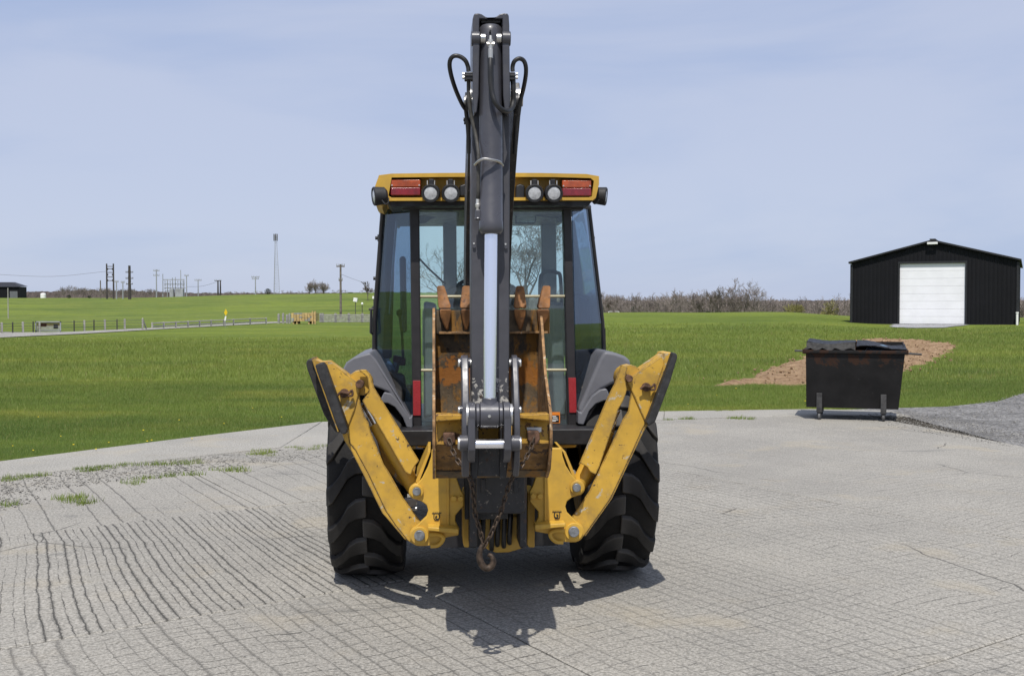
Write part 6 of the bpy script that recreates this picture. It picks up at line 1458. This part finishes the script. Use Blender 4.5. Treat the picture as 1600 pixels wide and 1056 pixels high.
# posts, lumber stack and plank fence
labs = ['leftmost of the loose grey posts left of the lumber stack', 'second loose grey post left of the lumber stack', 'third loose grey post left of the lumber stack', 'loose grey post touching the lumber stack']
for k, (x, t_) in enumerate(((435.5, 491), (442.5, 490), (448.5, 492), (452.5, 490.5))):
    p = fpos(x, 505); hP = (505.5 - t_) * p.y / FPX; o = MB().cyl((0, 0, -.1), (0, 0, hP), 0.13, n=8).cyl((0, 0, hP), (0, 0, hP + .05), .11, .05, n=8).build('wooden_post', M['plank']); o.location = p; tag(o, labs[k], 'post', 'loose posts by the lumber stack')
lp_ = fpos(477, 505.5); ls = empty('lumber_stack', lp_); tag(ls, 'yellow lumber crate stack before the plank fence', 'lumber'); kl = lp_.y / FPX
rl = random.Random(3)
for z in range(5):
    for q in range(9):
        x = (-19 + q * 4.2) * kl + .02; MB().box((x + 1.9 * kl, 0, (5.5 + z * 2.6) * kl), (3.7 * kl, 2.2, 2.2 * kl)).build('board', M['pinewood'] if rl.random() > .25 else M['plank'], ls)
for x in (-18, -12.5, 6, 12): MB().box((x * kl + .15, -.2, 2.1 * kl), (2.2 * kl, 1.6, 4.2 * kl)).build('bearer', M['pinewood'], ls)
for x in (14.5, 18.5): MB().box((x * kl, -1.2, 10 * kl), (2.0 * kl, .16, 20 * kl)).build('upright', M['pinewood'], ls)
pf_ = empty('plank_fence', fpos(540, 503.5)); tag(pf_, 'grey plank fence between the lumber stack and the cab', 'fence'); PO = pf_.location; kp = PO.y / FPX
for x in (501, 504, 524, 545, 566, 590): p = Vector(((x - 540) * kp, 0.0, 0)); MB().box(p + Vector((0, .1, 7 * kp)), (.26, .2, 15 * kp)).build('post', M['plank'], pf_)
for z in (2.0, 5.2, 8.4, 11.6):
    for (a, b2) in ((499, 524), (524, 545), (545, 566), (566, 592)): MB().box((((a + b2) / 2 - 540) * kp, -.05, z * kp), ((b2 - a) * kp - .02, .05, 2.1 * kp)).build('plank', M['plank'], pf_)
# yellow sign with white plate
sg_ = empty('road_sign', fpos(351.5, 510)); tag(sg_, 'yellow diamond warning sign above a white plate beside the lane', 'sign'); ks = sg_.location.y / FPX
MB().cyl((0, 0.05, -.1), (1.2 * ks, 0.05, 25 * ks), 0.035, n=6).build('post', M['galv'], sg_)
MB().prism([(1.4 * ks - 2.7 * ks, 0, 22 * ks), (1.4 * ks, 0, 17 * ks), (1.4 * ks + 2.7 * ks, 0, 22 * ks), (1.4 * ks, 0, 28 * ks)], [(1.4 * ks - 2.7 * ks, .03, 22 * ks), (1.4 * ks, .03, 17 * ks), (1.4 * ks + 2.7 * ks, .03, 22 * ks), (1.4 * ks, .03, 28 * ks)]).build('diamond_panel', M['signyellow'], sg_)
MB().prism([(-1.2 * ks, 0, 9.5 * ks), (1.2 * ks, 0, 9.5 * ks), (2.4 * ks, 0, 16.5 * ks), (0.2 * ks, 0, 16.5 * ks)], [(-1.2 * ks, .03, 9.5 * ks), (1.2 * ks, .03, 9.5 * ks), (2.4 * ks, .03, 16.5 * ks), (0.2 * ks, .03, 16.5 * ks)]).build('white_plate', M['white'], sg_)
# white birdhouse boxes on posts near the cab
for (x, y, w_, h_, lab) in ((555.5, 468.5, 6, 6, 'white box on a thin post left of the round white lamp'), (566, 474.5, 3.6, 4, 'round white lamp on a thin post near the cab'), (584, 465, 4, 4, 'white box on a post half hidden by the cab edge')):
    Yb = 150; p = ground_at(x, Yb); kb = Yb / FPX; zc = top_h(y, Yb, p.z); t = empty('post_box' if 'box' in lab else 'yard_lamp', p); tag(t, lab, 'box' if 'box' in lab else 'lamp')
    MB().cyl((0, 0, -.1), (0, 0, zc), .05, n=6).build('post', M['postdark'], t)
    if 'box' in lab: MB().box((0, 0, zc), (w_ * kb, w_ * kb, h_ * kb), Matrix.Rotation(.2, 3, 'Y')).build('box', M['pipe'], t, bevel=.02)
    else: MB().lathe((0, 0, zc - h_ / 2 * kb), (0, 0, 1), [(0, .06), (.08, .15), (h_ * kb * .6, .16), (h_ * kb, .05)], 12).build('globe', M['pipe'], t)
# white markers far out on the right grass
for k, x in enumerate((951, 967)):
    p = ground_at(x, 112); o = MB().cyl((0, 0, -.1), (0, 0, .38), 0.03, n=6).box((.18 * (1 - 2 * k), 0, .36), (.4, .04, .04)).build('marker_stake', M['pipe']); o.location = p; tag(o, ('left', 'right')[k] + ' white stake standing far out in the grass right of the cab', 'stake', 'white stakes in the grass')
